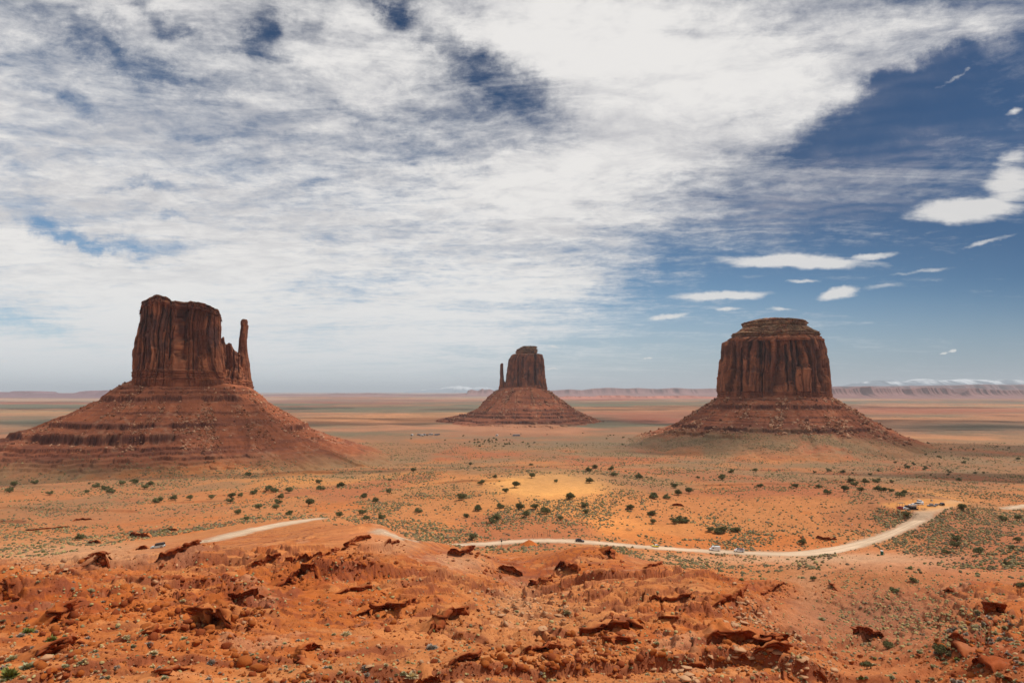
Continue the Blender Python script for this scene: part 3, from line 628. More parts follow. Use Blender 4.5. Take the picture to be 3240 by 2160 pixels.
    TALRES.append((v, SS, TH, send, smax)); return v, Z, SS, TH
RNG = np.random.default_rng(7)
def rock_shape(seed, n=16, flat=.7, blocky=.5):
    """one angular boulder as (verts, tris)"""
    rr = np.random.default_rng(seed); p = rr.normal(size=(n, 3)); p /= np.linalg.norm(p, axis=1)[:, None]
    p = p * (1 - blocky) + np.clip(p * 1.6, -.75, .75) * blocky; p[:, 2] *= flat; p[:, 1] *= rr.uniform(.65, 1)
    bm = bmesh.new(); vs = [bm.verts.new(q) for q in p]
    r_ = bmesh.ops.convex_hull(bm, input=vs)
    bmesh.ops.delete(bm, geom=[g for g in r_['geom_interior'] if isinstance(g, bmesh.types.BMVert)], context='VERTS')
    bmesh.ops.triangulate(bm, faces=bm.faces[:]); bm.normal_update()
    bm.verts.index_update(); v = np.array([q.co[:] for q in bm.verts]); f = np.array([[w.index for w in q.verts] for q in bm.faces]); bm.free()
    return v, f
LOWROCK = [rock_shape(100 + i, 9 + i % 4, .75, .4) for i in range(8)]
def scatter_mesh(name, pts, sizes, shapes, mat, cols, parent=None, smooth=False, sink=.25, tilt=.5, seed=1, stretch=None):
    """many small pieces merged in one mesh (for masses nobody counts)"""
    rr = np.random.default_rng(seed); V, F, Cc = [], [], []; off = 0
    for i in range(len(pts)):
        v, f = shapes[i % len(shapes)]; a = rr.uniform(0, 6.28); s = sizes[i]
        ca, sa = math.cos(a), math.sin(a); tx, ty = rr.normal(size=2) * tilt * .5
        q = v * s
        if stretch is not None: q = q * stretch
        x = q[:, 0] * ca - q[:, 1] * sa; y = q[:, 0] * sa + q[:, 1] * ca; z = q[:, 2] + x * tx + y * ty
        V.append(np.stack([x + pts[i][0], y + pts[i][1], z + pts[i][2] + s * (.5 - sink) * .6], 1)); F.append(f + off); off += len(v)
        Cc.append(np.tile(cols[i], (len(v), 1)))
    if not V: return None
    return mesh_np(name, np.concatenate(V), np.concatenate(F), mat, np.concatenate(Cc), smooth, parent)
def talus_rocks(res, n, parent, seed, smin=.8, smax=4.0, s_lo=10, s_hi=260, name='boulders'):
    v, Z, SS, TH = res; rr = np.random.default_rng(seed); deg = np.degrees(TH).ravel() % 360
    ok = np.nonzero((SS.ravel() > s_lo) & (SS.ravel() < s_hi) & (deg > 175) & (deg < 365))[0]
    cl = fbm(v[ok, 0] / 40, v[ok, 1] / 40, 3, seed); ch = fbm(np.radians(deg[ok]) * 14, SS.ravel()[ok] / 200, 3, seed + 4); pr = np.clip(ss(cl * .6 + ch, -.05, .45), .04, 1) ** 1.1; pr /= pr.sum()
    ii = rr.choice(ok, n, p=pr); pts = v[ii]; sz = smin + (smax - smin) * rr.power(.35, n) * rr.uniform(.2, 1, n)
    cc = np.array([TALP * rr.uniform(.8, 1.3) if rr.random() < .4 else CLIFF_L * rr.uniform(.45, 1.1) for _ in range(n)])
    o = scatter_mesh(name, pts, sz * 1.05, LOWROCK, M['boulder'], cc, parent, seed=seed)
    return tag(o, None, None, None, 'stuff')

# --- west mitten
DW = 1340.0; XW = (615 - 1620) * DW / 2160
bw_ = empty('butte', ((615 - 1620) * DW / 2160, DW, 0))
tag(bw_, 'large mitten shaped red sandstone butte with a thin thumb spire on its right side', 'butte')
def rel_parent(o, p):
    o.parent = p; o.matrix_parent_inverse = Matrix.Translation(-p.location)
def make_butte_west():
    top = [(424,1000),(430,985),(438,972),(446,958),(465,951),(480,943),(492,939),(505,941),(520,944),(533,950),(536,956),(556,955),(575,957),(596,952),(625,955),(650,962),(668,970),(690,974),(700,982),(706,1000)]
    o, g = loft('cliff', [(939,440,692),(965,436,700),(1000,432,703),(1060,425,704),(1095,424,707),(1160,424,712),(1200,427,716)], DW, DW, 72, None, 3, top, xc=XW, n_s=1100, n_t=240, p=.42, strata_top=.11, panel=(11, 8, 3.0), sizes=(40, 16, 6), strata_base=.13, cracks=[(445,2,6,.3,.95,2),(461,1.6,7,.1,.9,0),(500,1.5,5,.2,.6,3),(537,1.8,12,.25,1.05,-2),(558,4.5,6,.35,.8,4),(584,5.5,11,.25,1.05,5),(594,7,6,.0,.45,0),(676,1.2,9,.3,.93,-5),(690,.9,6,.6,.9,-3),(640,3,3,.1,.35,2)])
    rel_parent(o, bw_)
    o2, g2 = loft('shoulder', [(1062,600,786),(1112,600,789),(1150,596,795),(1190,592,801),(1222,588,811)], DW, DW + 4, 50, None, 8, [(600,1075),(690,1078),(703,1062),(708,1062),(711,1086),(718,1088),(723,1080),(733,1084),(735,1098),(746,1106),(758,1112),(775,1114),(786,1116),(794,1120),(800,1150),(812,1170)], xc=XW, n_s=700, n_t=160, p=.5, panel=(7, 5, 2.2), sizes=(18, 9, 4), strata_base=.22)
    rel_parent(o2, bw_)
    o3, g3 = loft('spire', [(1005,762,781),(1010,759,784),(1022,759,784),(1026,761,787),(1050,758,786),(1075,755,784),(1100,754,786),(1125,753,790),(1160,752,795),(1225,745,806)], DW, DW - 18, 17, None, 12, None, xc=XW, n_s=260, n_t=200, p=.6, panel=(1.6, .9, .4), sizes=(12, 5, 2.4), strata_base=.1)
    rel_parent(o3, bw_)
    geo = dict(mid=(618 - 1620) * DW / 2160, hw=(811 - 426) / 2 * DW / 2160, dep=62, y0=DW, p=.62, zb=0)
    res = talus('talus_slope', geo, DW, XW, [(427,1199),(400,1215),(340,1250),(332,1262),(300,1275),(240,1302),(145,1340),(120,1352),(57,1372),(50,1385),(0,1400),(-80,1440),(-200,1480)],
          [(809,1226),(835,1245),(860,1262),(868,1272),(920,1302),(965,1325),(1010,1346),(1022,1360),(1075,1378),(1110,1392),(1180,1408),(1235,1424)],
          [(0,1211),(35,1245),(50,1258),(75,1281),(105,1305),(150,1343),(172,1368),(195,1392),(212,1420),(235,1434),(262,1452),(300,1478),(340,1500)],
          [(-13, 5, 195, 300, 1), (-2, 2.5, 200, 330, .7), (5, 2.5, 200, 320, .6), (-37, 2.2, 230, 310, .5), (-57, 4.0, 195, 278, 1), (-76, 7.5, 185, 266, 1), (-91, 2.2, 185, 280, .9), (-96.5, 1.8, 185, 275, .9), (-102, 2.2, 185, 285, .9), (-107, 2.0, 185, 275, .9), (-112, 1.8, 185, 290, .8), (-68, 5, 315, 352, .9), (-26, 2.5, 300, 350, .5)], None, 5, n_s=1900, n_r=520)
    rel_parent(COL.objects['talus_slope'] if 'talus_slope' in COL.objects else COL.objects[-1], bw_)
    b = talus_rocks(res, 3800, None, 15, .7, 4.2, 12, 230); rel_parent(b, bw_)
make_butte_west()
# --- Merrick
DM = 1800.0; XM = (2446 - 1620) * DM / 2160
bm_ = empty('butte', ((2446 - 1620) * DM / 2160, DM, 0)); tag(bm_, 'broad barrel shaped dark red butte with a flat tan cap slab, on the right', 'butte')
def last_named(n):
    return [o for o in COL.objects if o.name.split('.')[0] == n and o.parent is None][-1]
def make_butte_right():
    o, g = loft('cliff', [(1062,2310,2598),(1068,2296,2608),(1078,2273,2613),(1100,2272,2618),(1140,2270,2624),(1200,2266,2626),(1256,2264,2627)], DM, DM, 118, None, 23, None, xc=XM, n_s=1200, n_t=220, p=.62, panel=(18, 11, 4.5), sizes=(42, 18, 7.5), strata_base=.1, cracks=[(2302,4,12,.1,.95,2),(2318,3,9,.3,.85,0),(2345,2.5,10,.0,.8,6),(2370,4,9,.2,.9,8),(2408,5,16,.25,1.02,3),(2437,2,7,.5,1,0),(2462,4,9,.55,.92,3),(2488,3,12,.1,.85,-4),(2508,2.5,8,.4,1,-8),(2533,8,16,.5,1,-10),(2560,3,9,.2,.8,-8),(2590,7,15,.1,.75,-8),(2612,3,8,.0,.5,-4)])
    rel_parent(o, bm_)
    o, g = loft('upper_tier', [(1027,2350,2562),(1036,2338,2573),(1046,2322,2590),(1049,2311,2597),(1057,2311,2597),(1060,2308,2594),(1064,2302,2600),(1072,2292,2610)], DM, DM, 108, None, 29, None, xc=XM, n_s=900, n_t=110, p=.7, panel=(5, 3, 1.6), sizes=(26, 10, 4), strata_top=.98, strata_base=.05, cap_rows=.8)
    rel_parent(o, bm_)
    o, g = loft('cap_slab', [(1003,2380,2520),(1008,2350,2556),(1011,2347,2560),(1024,2348,2559),(1028,2356,2552),(1032,2360,2548)], DM, DM + 8, 80, None, 31, [(2340,1013),(2349,1012),(2380,1009),(2410,1005),(2450,1003),(2490,1005),(2550,1007),(2562,1012)], xc=XM, n_s=700, n_t=60, p=.6, panel=(4, 2, 1.1), sizes=(18, 8, 3.5), strata_top=.5, strata_base=.05, cap_rows=.99)
    rel_parent(o, bm_)
    geo = dict(mid=(2446 - 1620) * DM / 2160, hw=(2627 - 2264) / 2 * DM / 2160, dep=112, y0=DM, p=.7, zb=0)
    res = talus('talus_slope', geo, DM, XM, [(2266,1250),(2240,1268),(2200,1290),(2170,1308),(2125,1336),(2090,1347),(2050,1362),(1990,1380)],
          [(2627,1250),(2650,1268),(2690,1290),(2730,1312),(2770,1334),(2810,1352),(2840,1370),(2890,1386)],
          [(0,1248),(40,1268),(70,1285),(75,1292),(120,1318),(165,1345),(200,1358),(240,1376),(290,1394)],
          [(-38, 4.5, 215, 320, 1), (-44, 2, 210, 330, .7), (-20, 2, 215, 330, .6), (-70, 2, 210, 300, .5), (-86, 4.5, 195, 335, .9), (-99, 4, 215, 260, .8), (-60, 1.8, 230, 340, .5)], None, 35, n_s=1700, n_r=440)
    rel_parent(last_named('talus_slope'), bm_)
    b = talus_rocks(res, 5000, None, 45, .9, 6.5, 12, 240); rel_parent(b, bm_)
make_butte_right()
# --- East mitten
DE = 3072.0; XE = (1662 - 1620) * DE / 2160
be_ = empty('butte', ((1662 - 1620) * DE / 2160, DE, 0)); tag(be_, 'smallest, farthest mitten butte with a thumb spire, standing between two big buttes', 'butte')
def make_butte_east():
    o, g = loft('cliff', [(1118,1624,1712),(1121,1618,1718),(1135,1609,1722),(1160,1605,1724),(1190,1601,1726),(1215,1598,1729),(1229,1597,1731)], DE, DE, 80, None, 53, None, xc=XE, n_s=700, n_t=160, p=.55, panel=(11, 6, 3), sizes=(40, 18, 8), strata_base=.08, cracks=[(1640,2,10,.0,.6,3),(1655,3,8,.3,.9,0),(1672,2,9,.0,.5,2),(1694,2.5,16,.1,.95,2),(1712,1.5,9,.0,.7,0)])
    rel_parent(o, be_)
    o, g = loft('cap_slab', [(1094,1656,1696),(1097,1650,1699),(1102,1640,1700),(1104,1634,1700),(1114,1632,1700),(1120,1636,1698)], DE, DE, 45, None, 57, None, xc=XE, n_s=400, n_t=60, p=.6, panel=(4, 2.5, 1.4), sizes=(20, 10, 5), strata_top=.9, strata_base=.05, cap_rows=.9)
    rel_parent(o, be_)
    o, g = loft('spire', [(1147,1585,1592),(1151,1582,1594),(1165,1582,1594),(1180,1581,1595),(1190,1582,1600),(1200,1581,1606),(1215,1580,1610),(1229,1578,1615)], DE, DE - 15, 26, None, 61, [(1560,1149),(1592,1149),(1593,1186),(1600,1188),(1606,1184),(1620,1180)], xc=XE, n_s=200, n_t=120, p=.6, panel=(2, 1, .5), sizes=(16, 8, 4), strata_base=.1)
    rel_parent(o, be_)
    geo = dict(mid=(1655 - 1620) * DE / 2160, hw=(1731 - 1579) / 2 * DE / 2160, dep=76, y0=DE, p=.65, zb=0)
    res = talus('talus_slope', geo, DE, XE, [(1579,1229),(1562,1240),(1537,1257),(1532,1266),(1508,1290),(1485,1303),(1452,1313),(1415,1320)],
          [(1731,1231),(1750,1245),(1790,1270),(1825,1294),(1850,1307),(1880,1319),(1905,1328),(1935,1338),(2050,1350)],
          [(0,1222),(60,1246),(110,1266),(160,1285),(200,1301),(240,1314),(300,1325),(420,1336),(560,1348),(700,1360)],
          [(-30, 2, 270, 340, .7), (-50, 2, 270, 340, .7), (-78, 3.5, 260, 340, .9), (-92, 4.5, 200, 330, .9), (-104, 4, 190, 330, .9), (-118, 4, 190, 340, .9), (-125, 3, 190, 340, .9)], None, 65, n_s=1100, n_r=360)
    rel_parent(last_named('talus_slope'), be_)
    b = talus_rocks(res, 2200, None, 75, 1.5, 8, 12, 300); rel_parent(b, be_)
make_butte_east()
print('buttes', _t.time() - _T0)

# ------------------------------------------------------------------ far mesas and snowy range
M['far'] = rock_mat('far_rock', 0.004, 0.03, 0.2, 5.0, 0.2)
def far_ridge(name, D, prof, thick, colr, seed, cliff=.5, rough=6, snow=None, label=None, step=1.0, cliffcol=None):
    """a long mesa: skyline given as (px,row) at distance D, real depth"""
    prof = np.array(prof, float); px = np.arange(prof[0, 0], prof[-1, 0] + step, step); row = np.interp(px, prof[:, 0], prof[:, 1])
    x = (px - 1620) * D / 2160; zt = np.array([at(1620, q, D)[2] for q in row]); zt = zt + rough * fbm(x / (thick * .25), x * 0, 4, seed) * ss(zt, -128, -90)
    zt = np.maximum(zt, -130)
    fr = np.array([-1.6, -.9, -.45, -.25, -.12, -.05, 0, .5, 1.0, 1.4]); hf = np.array([0, .10, .28, .42, 1 - cliff * .4, .96, 1, .98, .9, 0])
    if cliff < .3: fr = np.linspace(-1.6, 1.4, 12); hf = np.sin(np.clip((fr + 1.6) / 3, 0, 1) * math.pi) ** .8
    wob = fbm(x / (thick * .8), x * 0, 4, seed + 1); wob2 = fbm(x / (thick * .2), x * 0, 3, seed + 2)
    X = x[None] + 0 * fr[:, None]; Y = D + thick * (fr[:, None] + .5 * wob[None] + .22 * wob2[None] * (fr[:, None] < 0.1))
    Z = -132 + (zt[None] + 132) * hf[:, None] + (rough * .6 * fbm(X / (thick * .15), Y / (thick * .15), 3, seed + 3)) * (hf[:, None] > .05) * (hf[:, None] < .99)
    c = np.tile(np.array(colr), (X.size, 1)) * (1 + .25 * fbm(X.ravel() / thick, Y.ravel() / (thick * .3), 4, seed + 4))[:, None]
    if cliffcol is not None: c = lerp3(c, cliffcol, ((hf > .5) & (hf < .99))[:, None].repeat(len(x), 1).ravel() * .8)
    if snow is not None:
        sn = ss((Z.ravel() - snow) / 350 + 1.8 * fbm(X.ravel() / 700, Y.ravel() / 700, 4, seed + 6), .0, .35); c = lerp3(c, (.85, .87, .9), sn)
    o = mesh_np(name, np.stack([X, Y, Z + CZ], -1).reshape(-1, 3), grid_faces(len(fr), len(x)), M['far'], np.clip(c, .01, .95))
    return tag(o, label, None, None, 'structure')
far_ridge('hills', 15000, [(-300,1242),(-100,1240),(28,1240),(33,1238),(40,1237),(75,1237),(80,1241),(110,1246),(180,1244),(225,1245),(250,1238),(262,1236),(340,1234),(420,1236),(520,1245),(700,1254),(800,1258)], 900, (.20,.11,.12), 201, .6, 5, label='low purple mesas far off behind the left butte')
far_ridge('hills', 19000, [(820,1249),(900,1246),(1000,1247),(1060,1244),(1120,1245),(1160,1243),(1240,1246),(1320,1248),(1440,1246),(1475,1243),(1478,1235),(1490,1232),(1510,1236),(1525,1229),(1530,1233),(1550,1231),(1562,1236),(1640,1238),(1760,1234),(1800,1231),(1840,1234),(1880,1229),(1930,1226),(1980,1229),(2020,1227),(2080,1230),(2130,1227),(2180,1230),(2300,1228),(2500,1227)], 1100, (.25,.13,.115), 211, .6, 4, label='long line of far red mesas behind the small butte', cliffcol=(.20,.10,.09))
far_ridge('hills', 12500, [(1760,1256),(1800,1253),(1880,1254),(1900,1251),(1960,1250),(2010,1253),(2120,1252),(2180,1251),(2250,1254),(2400,1256)], 450, (.40,.15,.10), 221, .7, 3, label='thin broken red ridge on the far plain')
far_ridge('hills', 13500, [(2560,1238),(2625,1230),(2640,1228),(2665,1228),(2690,1232),(2705,1226),(2720,1230),(2728,1224),(2745,1221),(2758,1224),(2764,1228),(2790,1226),(2812,1230),(2826,1229),(2838,1225),(2850,1229),(2880,1230),(2905,1226),(2918,1224),(2950,1226),(2960,1229),(2972,1226),(3004,1231),(3010,1244),(3030,1246),(3046,1234),(3056,1227),(3100,1228),(3130,1232),(3190,1234),(3240,1233),(3400,1232),(3500,1235)], 500, (.25,.12,.105), 231, .75, 6, label='red domed mesas far off behind the right butte', cliffcol=(.21,.095,.08), step=.5)
far_ridge('hills', 22000, [(2560,1224),(2640,1222),(2800,1221),(2960,1219),(3060,1217),(3130,1215),(3200,1217),(3300,1216),(3500,1217)], 1500, (.20,.09,.08), 241, .6, 8, label='dark level mesa rim behind the domed mesas')
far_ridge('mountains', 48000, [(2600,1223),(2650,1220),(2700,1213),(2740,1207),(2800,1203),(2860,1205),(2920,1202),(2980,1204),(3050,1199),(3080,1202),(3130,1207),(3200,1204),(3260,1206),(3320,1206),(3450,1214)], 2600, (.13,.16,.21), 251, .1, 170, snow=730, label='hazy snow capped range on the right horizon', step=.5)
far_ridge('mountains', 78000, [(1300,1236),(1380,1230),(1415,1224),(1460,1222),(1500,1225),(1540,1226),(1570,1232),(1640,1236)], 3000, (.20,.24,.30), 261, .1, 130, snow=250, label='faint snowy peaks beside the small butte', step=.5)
print('far', _t.time() - _T0)
# ------------------------------------------------------------------ fast lookups on the built ground
def HG(x, y):
    """height of the built ground mesh (relative to the camera), bilinear"""
    x = np.asarray(x, float); y = np.asarray(y, float)
    r = np.clip(np.hypot(x, y), GR[1], GR[-2]); a = np.clip(np.arctan2(x, y), GA[1], GA[-2])
    i = np.clip(np.searchsorted(GR, r) - 1, 0, len(GR) - 2); j = np.clip(np.searchsorted(GA, a) - 1, 0, len(GA) - 2)
    u = (r - GR[i]) / (GR[i + 1] - GR[i]); v = (a - GA[j]) / (GA[j + 1] - GA[j])
    return (GZ[i, j] * (1 - u) + GZ[i + 1, j] * u) * (1 - v) + (GZ[i, j + 1] * (1 - u) + GZ[i + 1, j + 1] * u) * v
def ray_many(px, py, n=700, y0=48., y1=6000.):
    px = np.asarray(px, float); py = np.asarray(py, float); ys = y0 * (y1 / y0) ** np.linspace(0, 1, n)
    a = (px - 1620) / 2160; b = (1080 - py) / 2160; dyy = CP - b * SP; dzz = SP + b * CP
    X = (a / dyy)[:, None] * ys; Z = (dzz / dyy)[:, None] * ys; G = HG(X, np.broadcast_to(ys, X.shape))
    D_ = Z - G; hit = D_ < 0; k = np.clip(hit.argmax(1), 1, n - 1); ok = hit.any(1); ii = np.arange(len(px))
    t = D_[ii, k - 1] / (D_[ii, k - 1] - D_[ii, k] + 1e-9); t = np.clip(t, 0, 1)
    yy = ys[k - 1] + t * (ys[k] - ys[k - 1]); xx = a / dyy * yy
    return xx, yy, HG(xx, yy), ok
def P3(px, py):
    x, y, z, ok = ray_many([px], [py]); return Vector((x[0], y[0], z[0] + CZ))
def slope_at(x, y, e=1.2):
    return (float(HG(x + e, y) - HG(x - e, y)) / (2 * e), float(HG(x, y + e) - HG(x, y - e)) / (2 * e))
LMARK = [('at the lower left corner', 60, 2120), ('on the left edge', 30, 1900), ('below the jeep', 500, 1790), ('near the square stone knob', 325, 1790),
 ('in the long boulder train', 530, 1870), ('around the big overhang boulder', 680, 1970), ('along the leftmost ledge', 180, 2010), ('left of bottom middle', 420, 2110), ('under the round boulders', 800, 2110),
 ('below the left road hill', 880, 1790), ('on the bare bench', 1000, 1930), ('on the bottom bench', 1080, 2100), ('below the middle road bend', 1230, 1790), ('on the middle slope', 1300, 1910), ('above the bottom edge middle', 1380, 2080),
 ('on the left twin hill', 1540, 1790), ('in the gully between twin hills', 1650, 1890), ('on the pale slab slope', 1740, 1950), ('on the right twin hill', 1870, 1800), ('in the bottom boulder field', 1640, 2080), ('in the red block field', 1890, 2060),
 ('right of the block field', 2050, 2100), ('on the broad red shelf', 2130, 1930), ('behind the broad red shelf', 2150, 1800), ('along the slanting escarpment', 2370, 1930), ('at the escarpment foot', 2540, 2050), ('below the escarpment ledges', 2350, 2090), ('at the wash bend', 2520, 1880),
 ('on the mound beside the wash', 2680, 1850), ('in the bushy hollow', 2800, 1960), ('at the bottom of the wash', 2760, 2100), ('by the dark lower right ledge', 3050, 2080), ('on the right flat', 3100, 1900), ('by the right edge', 3200, 1760),
 ('near the portable toilet', 2790, 1740), ('beside the road curve', 2700, 1690), ('by the parking area', 2900, 1590), ('beyond the parking area', 2900, 1500), ('above the right road end', 3180, 1560), ('beside the striped van', 2340, 1700), ('beside the camper van', 2200, 1690),
 ('behind the yellow car', 2060, 1640), ('behind the dark car', 1850, 1640), ('on the orange dune', 1760, 1560), ('right of the orange dune', 2000, 1540), ('left of the orange dune', 1560, 1560), ('behind the fence posts', 1640, 1640), ('in the hollow left of the dune', 1450, 1620),
 ('on the plain above the road gap', 1180, 1600), ('above the left road stretch', 930, 1570), ('on the left plain', 600, 1540), ('on the far left plain', 200, 1520), ('behind the jeep', 420, 1640), ('on the pale left gully', 120, 1700), ('on the middle plain', 1300, 1500), ('on the plain before the right butte', 2300, 1480),
 ('on the plain under the right butte', 2600, 1520), ('in the far grove', 1560, 1395), ('by the far village', 1360, 1385), ('left of the far grove', 1480, 1400), ('right of the far grove', 1680, 1395), ('on the plain before the small butte', 1800, 1440)]
ORD = ['first', 'second', 'third', 'fourth', 'fifth', 'sixth', 'seventh', 'eighth', 'ninth', 'tenth', 'eleventh', 'twelfth', 'thirteenth', 'fourteenth', 'fifteenth', 'sixteenth', 'seventeenth', 'eighteenth', 'nineteenth', 'twentieth']
def label_all(items, cat, group):
    """items: (object, descriptor words, world position); descriptor + where + order from its left end"""
    Z = {}
    for o, desc, p in items:
        px, py = proj(p[0], p[1], p[2] - CZ); best = min(LMARK, key=lambda l: ((l[1] - px) / 1.4) ** 2 + ((l[2] - py) * 1.3) ** 2)[0]
        Z.setdefault((desc, best), []).append((float(px), float(py), o))
    for (desc, wh), L in Z.items():
        L.sort(key=lambda q: q[0]); n = len(L)
        for i, (px, py, o) in enumerate(L):
            if n == 1: lb = f'{desc} {wh}'
            elif n == 2: lb = f'{desc} {wh}, ' + ('the left one' if i == 0 else 'the right one')
            else: lb = f'{desc} {wh}, ' + ('leftmost' if i == 0 else ('rightmost' if i == n - 1 else f'{ORD[min(i, 19)]} from the left'))
            tag(o, lb, cat, group)
def copy_obj(o, parent=None):
    c = o.copy(); COL.objects.link(c); c.parent = parent
    if parent is not None: c.matrix_parent_inverse = Matrix.Identity(4)
    return c

# ------------------------------------------------------------------ boulders
CLUST = [(528,1853,115,62,150,1.25,0),(620,1968,140,50,140,1.3,0),(690,1962,60,22,22,2.6,0),(436,1920,90,40,60,1.1,0),(780,1945,80,45,75,1.25,0),(322,1782,16,14,16,2.0,0),(643,1807,60,45,60,1.0,0),(735,1835,60,28,50,1.2,0),(872,1772,80,10,45,1.3,0),(895,1830,100,22,50,1.1,0),
 (184,1968,60,45,70,1.1,0),(207,2050,90,40,80,.9,0),(735,2073,90,45,70,.9,0),(827,2118,60,20,14,1.6,0),(1010,2105,80,50,70,.8,0),(180,2130,90,30,50,.8,0),(15,1865,25,25,30,1.2,0),(1241,1830,90,35,90,1.0,0),(1126,1761,90,26,90,1.2,0),
 (1576,1876,75,28,90,1.1,1),(1631,1922,75,40,140,1.0,1),(1746,1920,70,55,150,1.0,1),(1560,1800,60,22,60,1.3,0),(1620,2037,60,40,60,.8,0),(1677,2083,90,45,100,1.0,0),(1770,2096,90,40,90,1.0,0),(1874,2014,90,50,170,1.0,0),(1950,2083,110,50,150,.95,0),(1400,1990,80,45,70,.8,0),
 (1218,1968,90,35,70,.9,0),(1149,1922,80,28,60,.9,0),(1540,1770,50,24,60,1.1,1),(1490,2083,90,40,80,.8,0),(2367,1922,60,70,190,1.1,1),(2412,1991,80,75,180,1.0,1),(2504,2037,75,65,140,.9,1),(2573,2105,80,50,100,.8,1),(2343,2060,110,55,150,.8,0),(2230,2105,90,45,130,.8,1),
 (2619,1867,40,20,40,1.2,0),(2734,2073,60,26,30,1.2,0),(2481,1867,50,36,70,1.1,0),(3032,2037,80,30,60,.9,0),(3125,2100,100,40,70,.7,0),(3124,1960,70,24,30,1.0,0),(140,1790,90,26,90,1.3,1),(100,1770,70,20,60,1.2,1),(1900,1790,60,25,50,1.3,0),(1080,1790,70,22,50,1.0,0),(2550,1720,60,12,25,1.6,0),(2620,1695,60,14,30,1.6,0)]
def build_boulders():
    rr = np.random.default_rng(11); px, py, sz, pale = [], [], [], []
    for cx, cy, rx, ry, n, s, p in CLUST:
        n = int(n * 1.1)
        px.append(rr.normal(cx, rx * .68, n)); py.append(rr.normal(cy, ry * .68, n)); sz.append(s * (.22 + .95 * rr.power(.30, n))); pale.append(np.full(n, p))
    n = 8500; px.append(rr.uniform(-100, 3340, n)); py.append(rr.uniform(1740, 2165, n)); sz.append(.16 + .5 * rr.power(.25, n)); pale.append(rr.random(n) < .25)
    px, py, sz, pale = map(np.concatenate, (px, py, sz, pale))
    x, y, z, ok = ray_many(px, py)
    lf = np.array(LFRONT); x = np.concatenate([x, lf[:, 0]]); y = np.concatenate([y, lf[:, 1]]); z = np.concatenate([z, HG(lf[:, 0], lf[:, 1])]); ok = np.concatenate([ok, np.ones(len(lf), bool)])
    sz = np.concatenate([sz, lf[:, 2] * (.12 + .5 * rr.power(.35, len(lf)))]); pale = np.concatenate([pale, rr.random(len(lf)) < .08])
    D, _z = road_near(x, y); ok &= (D > 6) & (y < 700)
    x, y, z, sz, pale = x[ok], y[ok], z[ok], sz[ok], pale[ok].astype(bool); vis = sz / y; order = np.argsort(-vis)
    shapes = [rock_shape(300 + i, 15 + 2 * (i % 5), .62, .5) for i in range(8)] + [rock_shape(340 + i, 14, .3, .6) for i in range(6)] + [rock_shape(360 + i, 46, .85, .05) for i in range(4)]
    proto = {}; items = []
    cols = {'rust red': RED * .72, 'brown red': RED2 * .72, 'pale tan': PALE * .9}
    for i in order[:300]:
        k = rr.integers(8) if rr.random() < .82 else 14 + rr.integers(4); cn = 'rust red' if rr.random() < .65 else 'brown red'
        if pale[i]: k = 8 + rr.integers(6); cn = 'pale tan'
        kn = 'block' if k < 8 else ('flat slab' if k < 14 else 'rounded boulder')
        if (k, cn) not in proto:
            v, f = shapes[k]; proto[(k, cn)] = mesh_np('boulder', v, f, M['boulder'], np.tile(cols[cn], (len(v), 1)), k >= 14); o = proto[(k, cn)]
            if k < 14: o.modifiers.new('edges', 'BEVEL').width = .05
        else: o = copy_obj(proto[(k, cn)])
        s = sz[i] * .62 * (1.25 if kn == 'flat slab' else 1); o.scale = (s * rr.uniform(.85, 1.2), s * rr.uniform(.85, 1.2), s * rr.uniform(.8, 1.15))
        o.rotation_euler = (rr.normal(0, .15), rr.normal(0, .15), rr.uniform(0, 6.28)); o.location = (x[i], y[i], z[i] + CZ + s * .28)
        size = 'large' if sz[i] > 1.6 else ('small' if sz[i] < .8 else 'medium'); items.append((o, f'{size} {cn} {kn}', o.location))
    label_all(items, 'boulder', 'boulders scattered over the red slope')
    rest = order[300:]; cc = np.array([(PALE * rr.uniform(.65, 1.05)) if (pale[i] or rr.random() < .08) else (RED if rr.random() < .5 else RED2) * rr.uniform(.45, .95) for i in rest])
    lows = [rock_shape(400 + i, 9 + i % 5, .7, .5) for i in range(8)] + [rock_shape(420 + i, 9, .3, .5) for i in range(4)]
    pts = np.stack([x[rest], y[rest], z[rest] + CZ], 1)
    tag(scatter_mesh('rubble', pts, sz[rest] * .62, lows, M['boulder'], cc, seed=3, sink=.3), 'loose red and tan rock rubble strewn over the near slope', None, None, 'stuff')
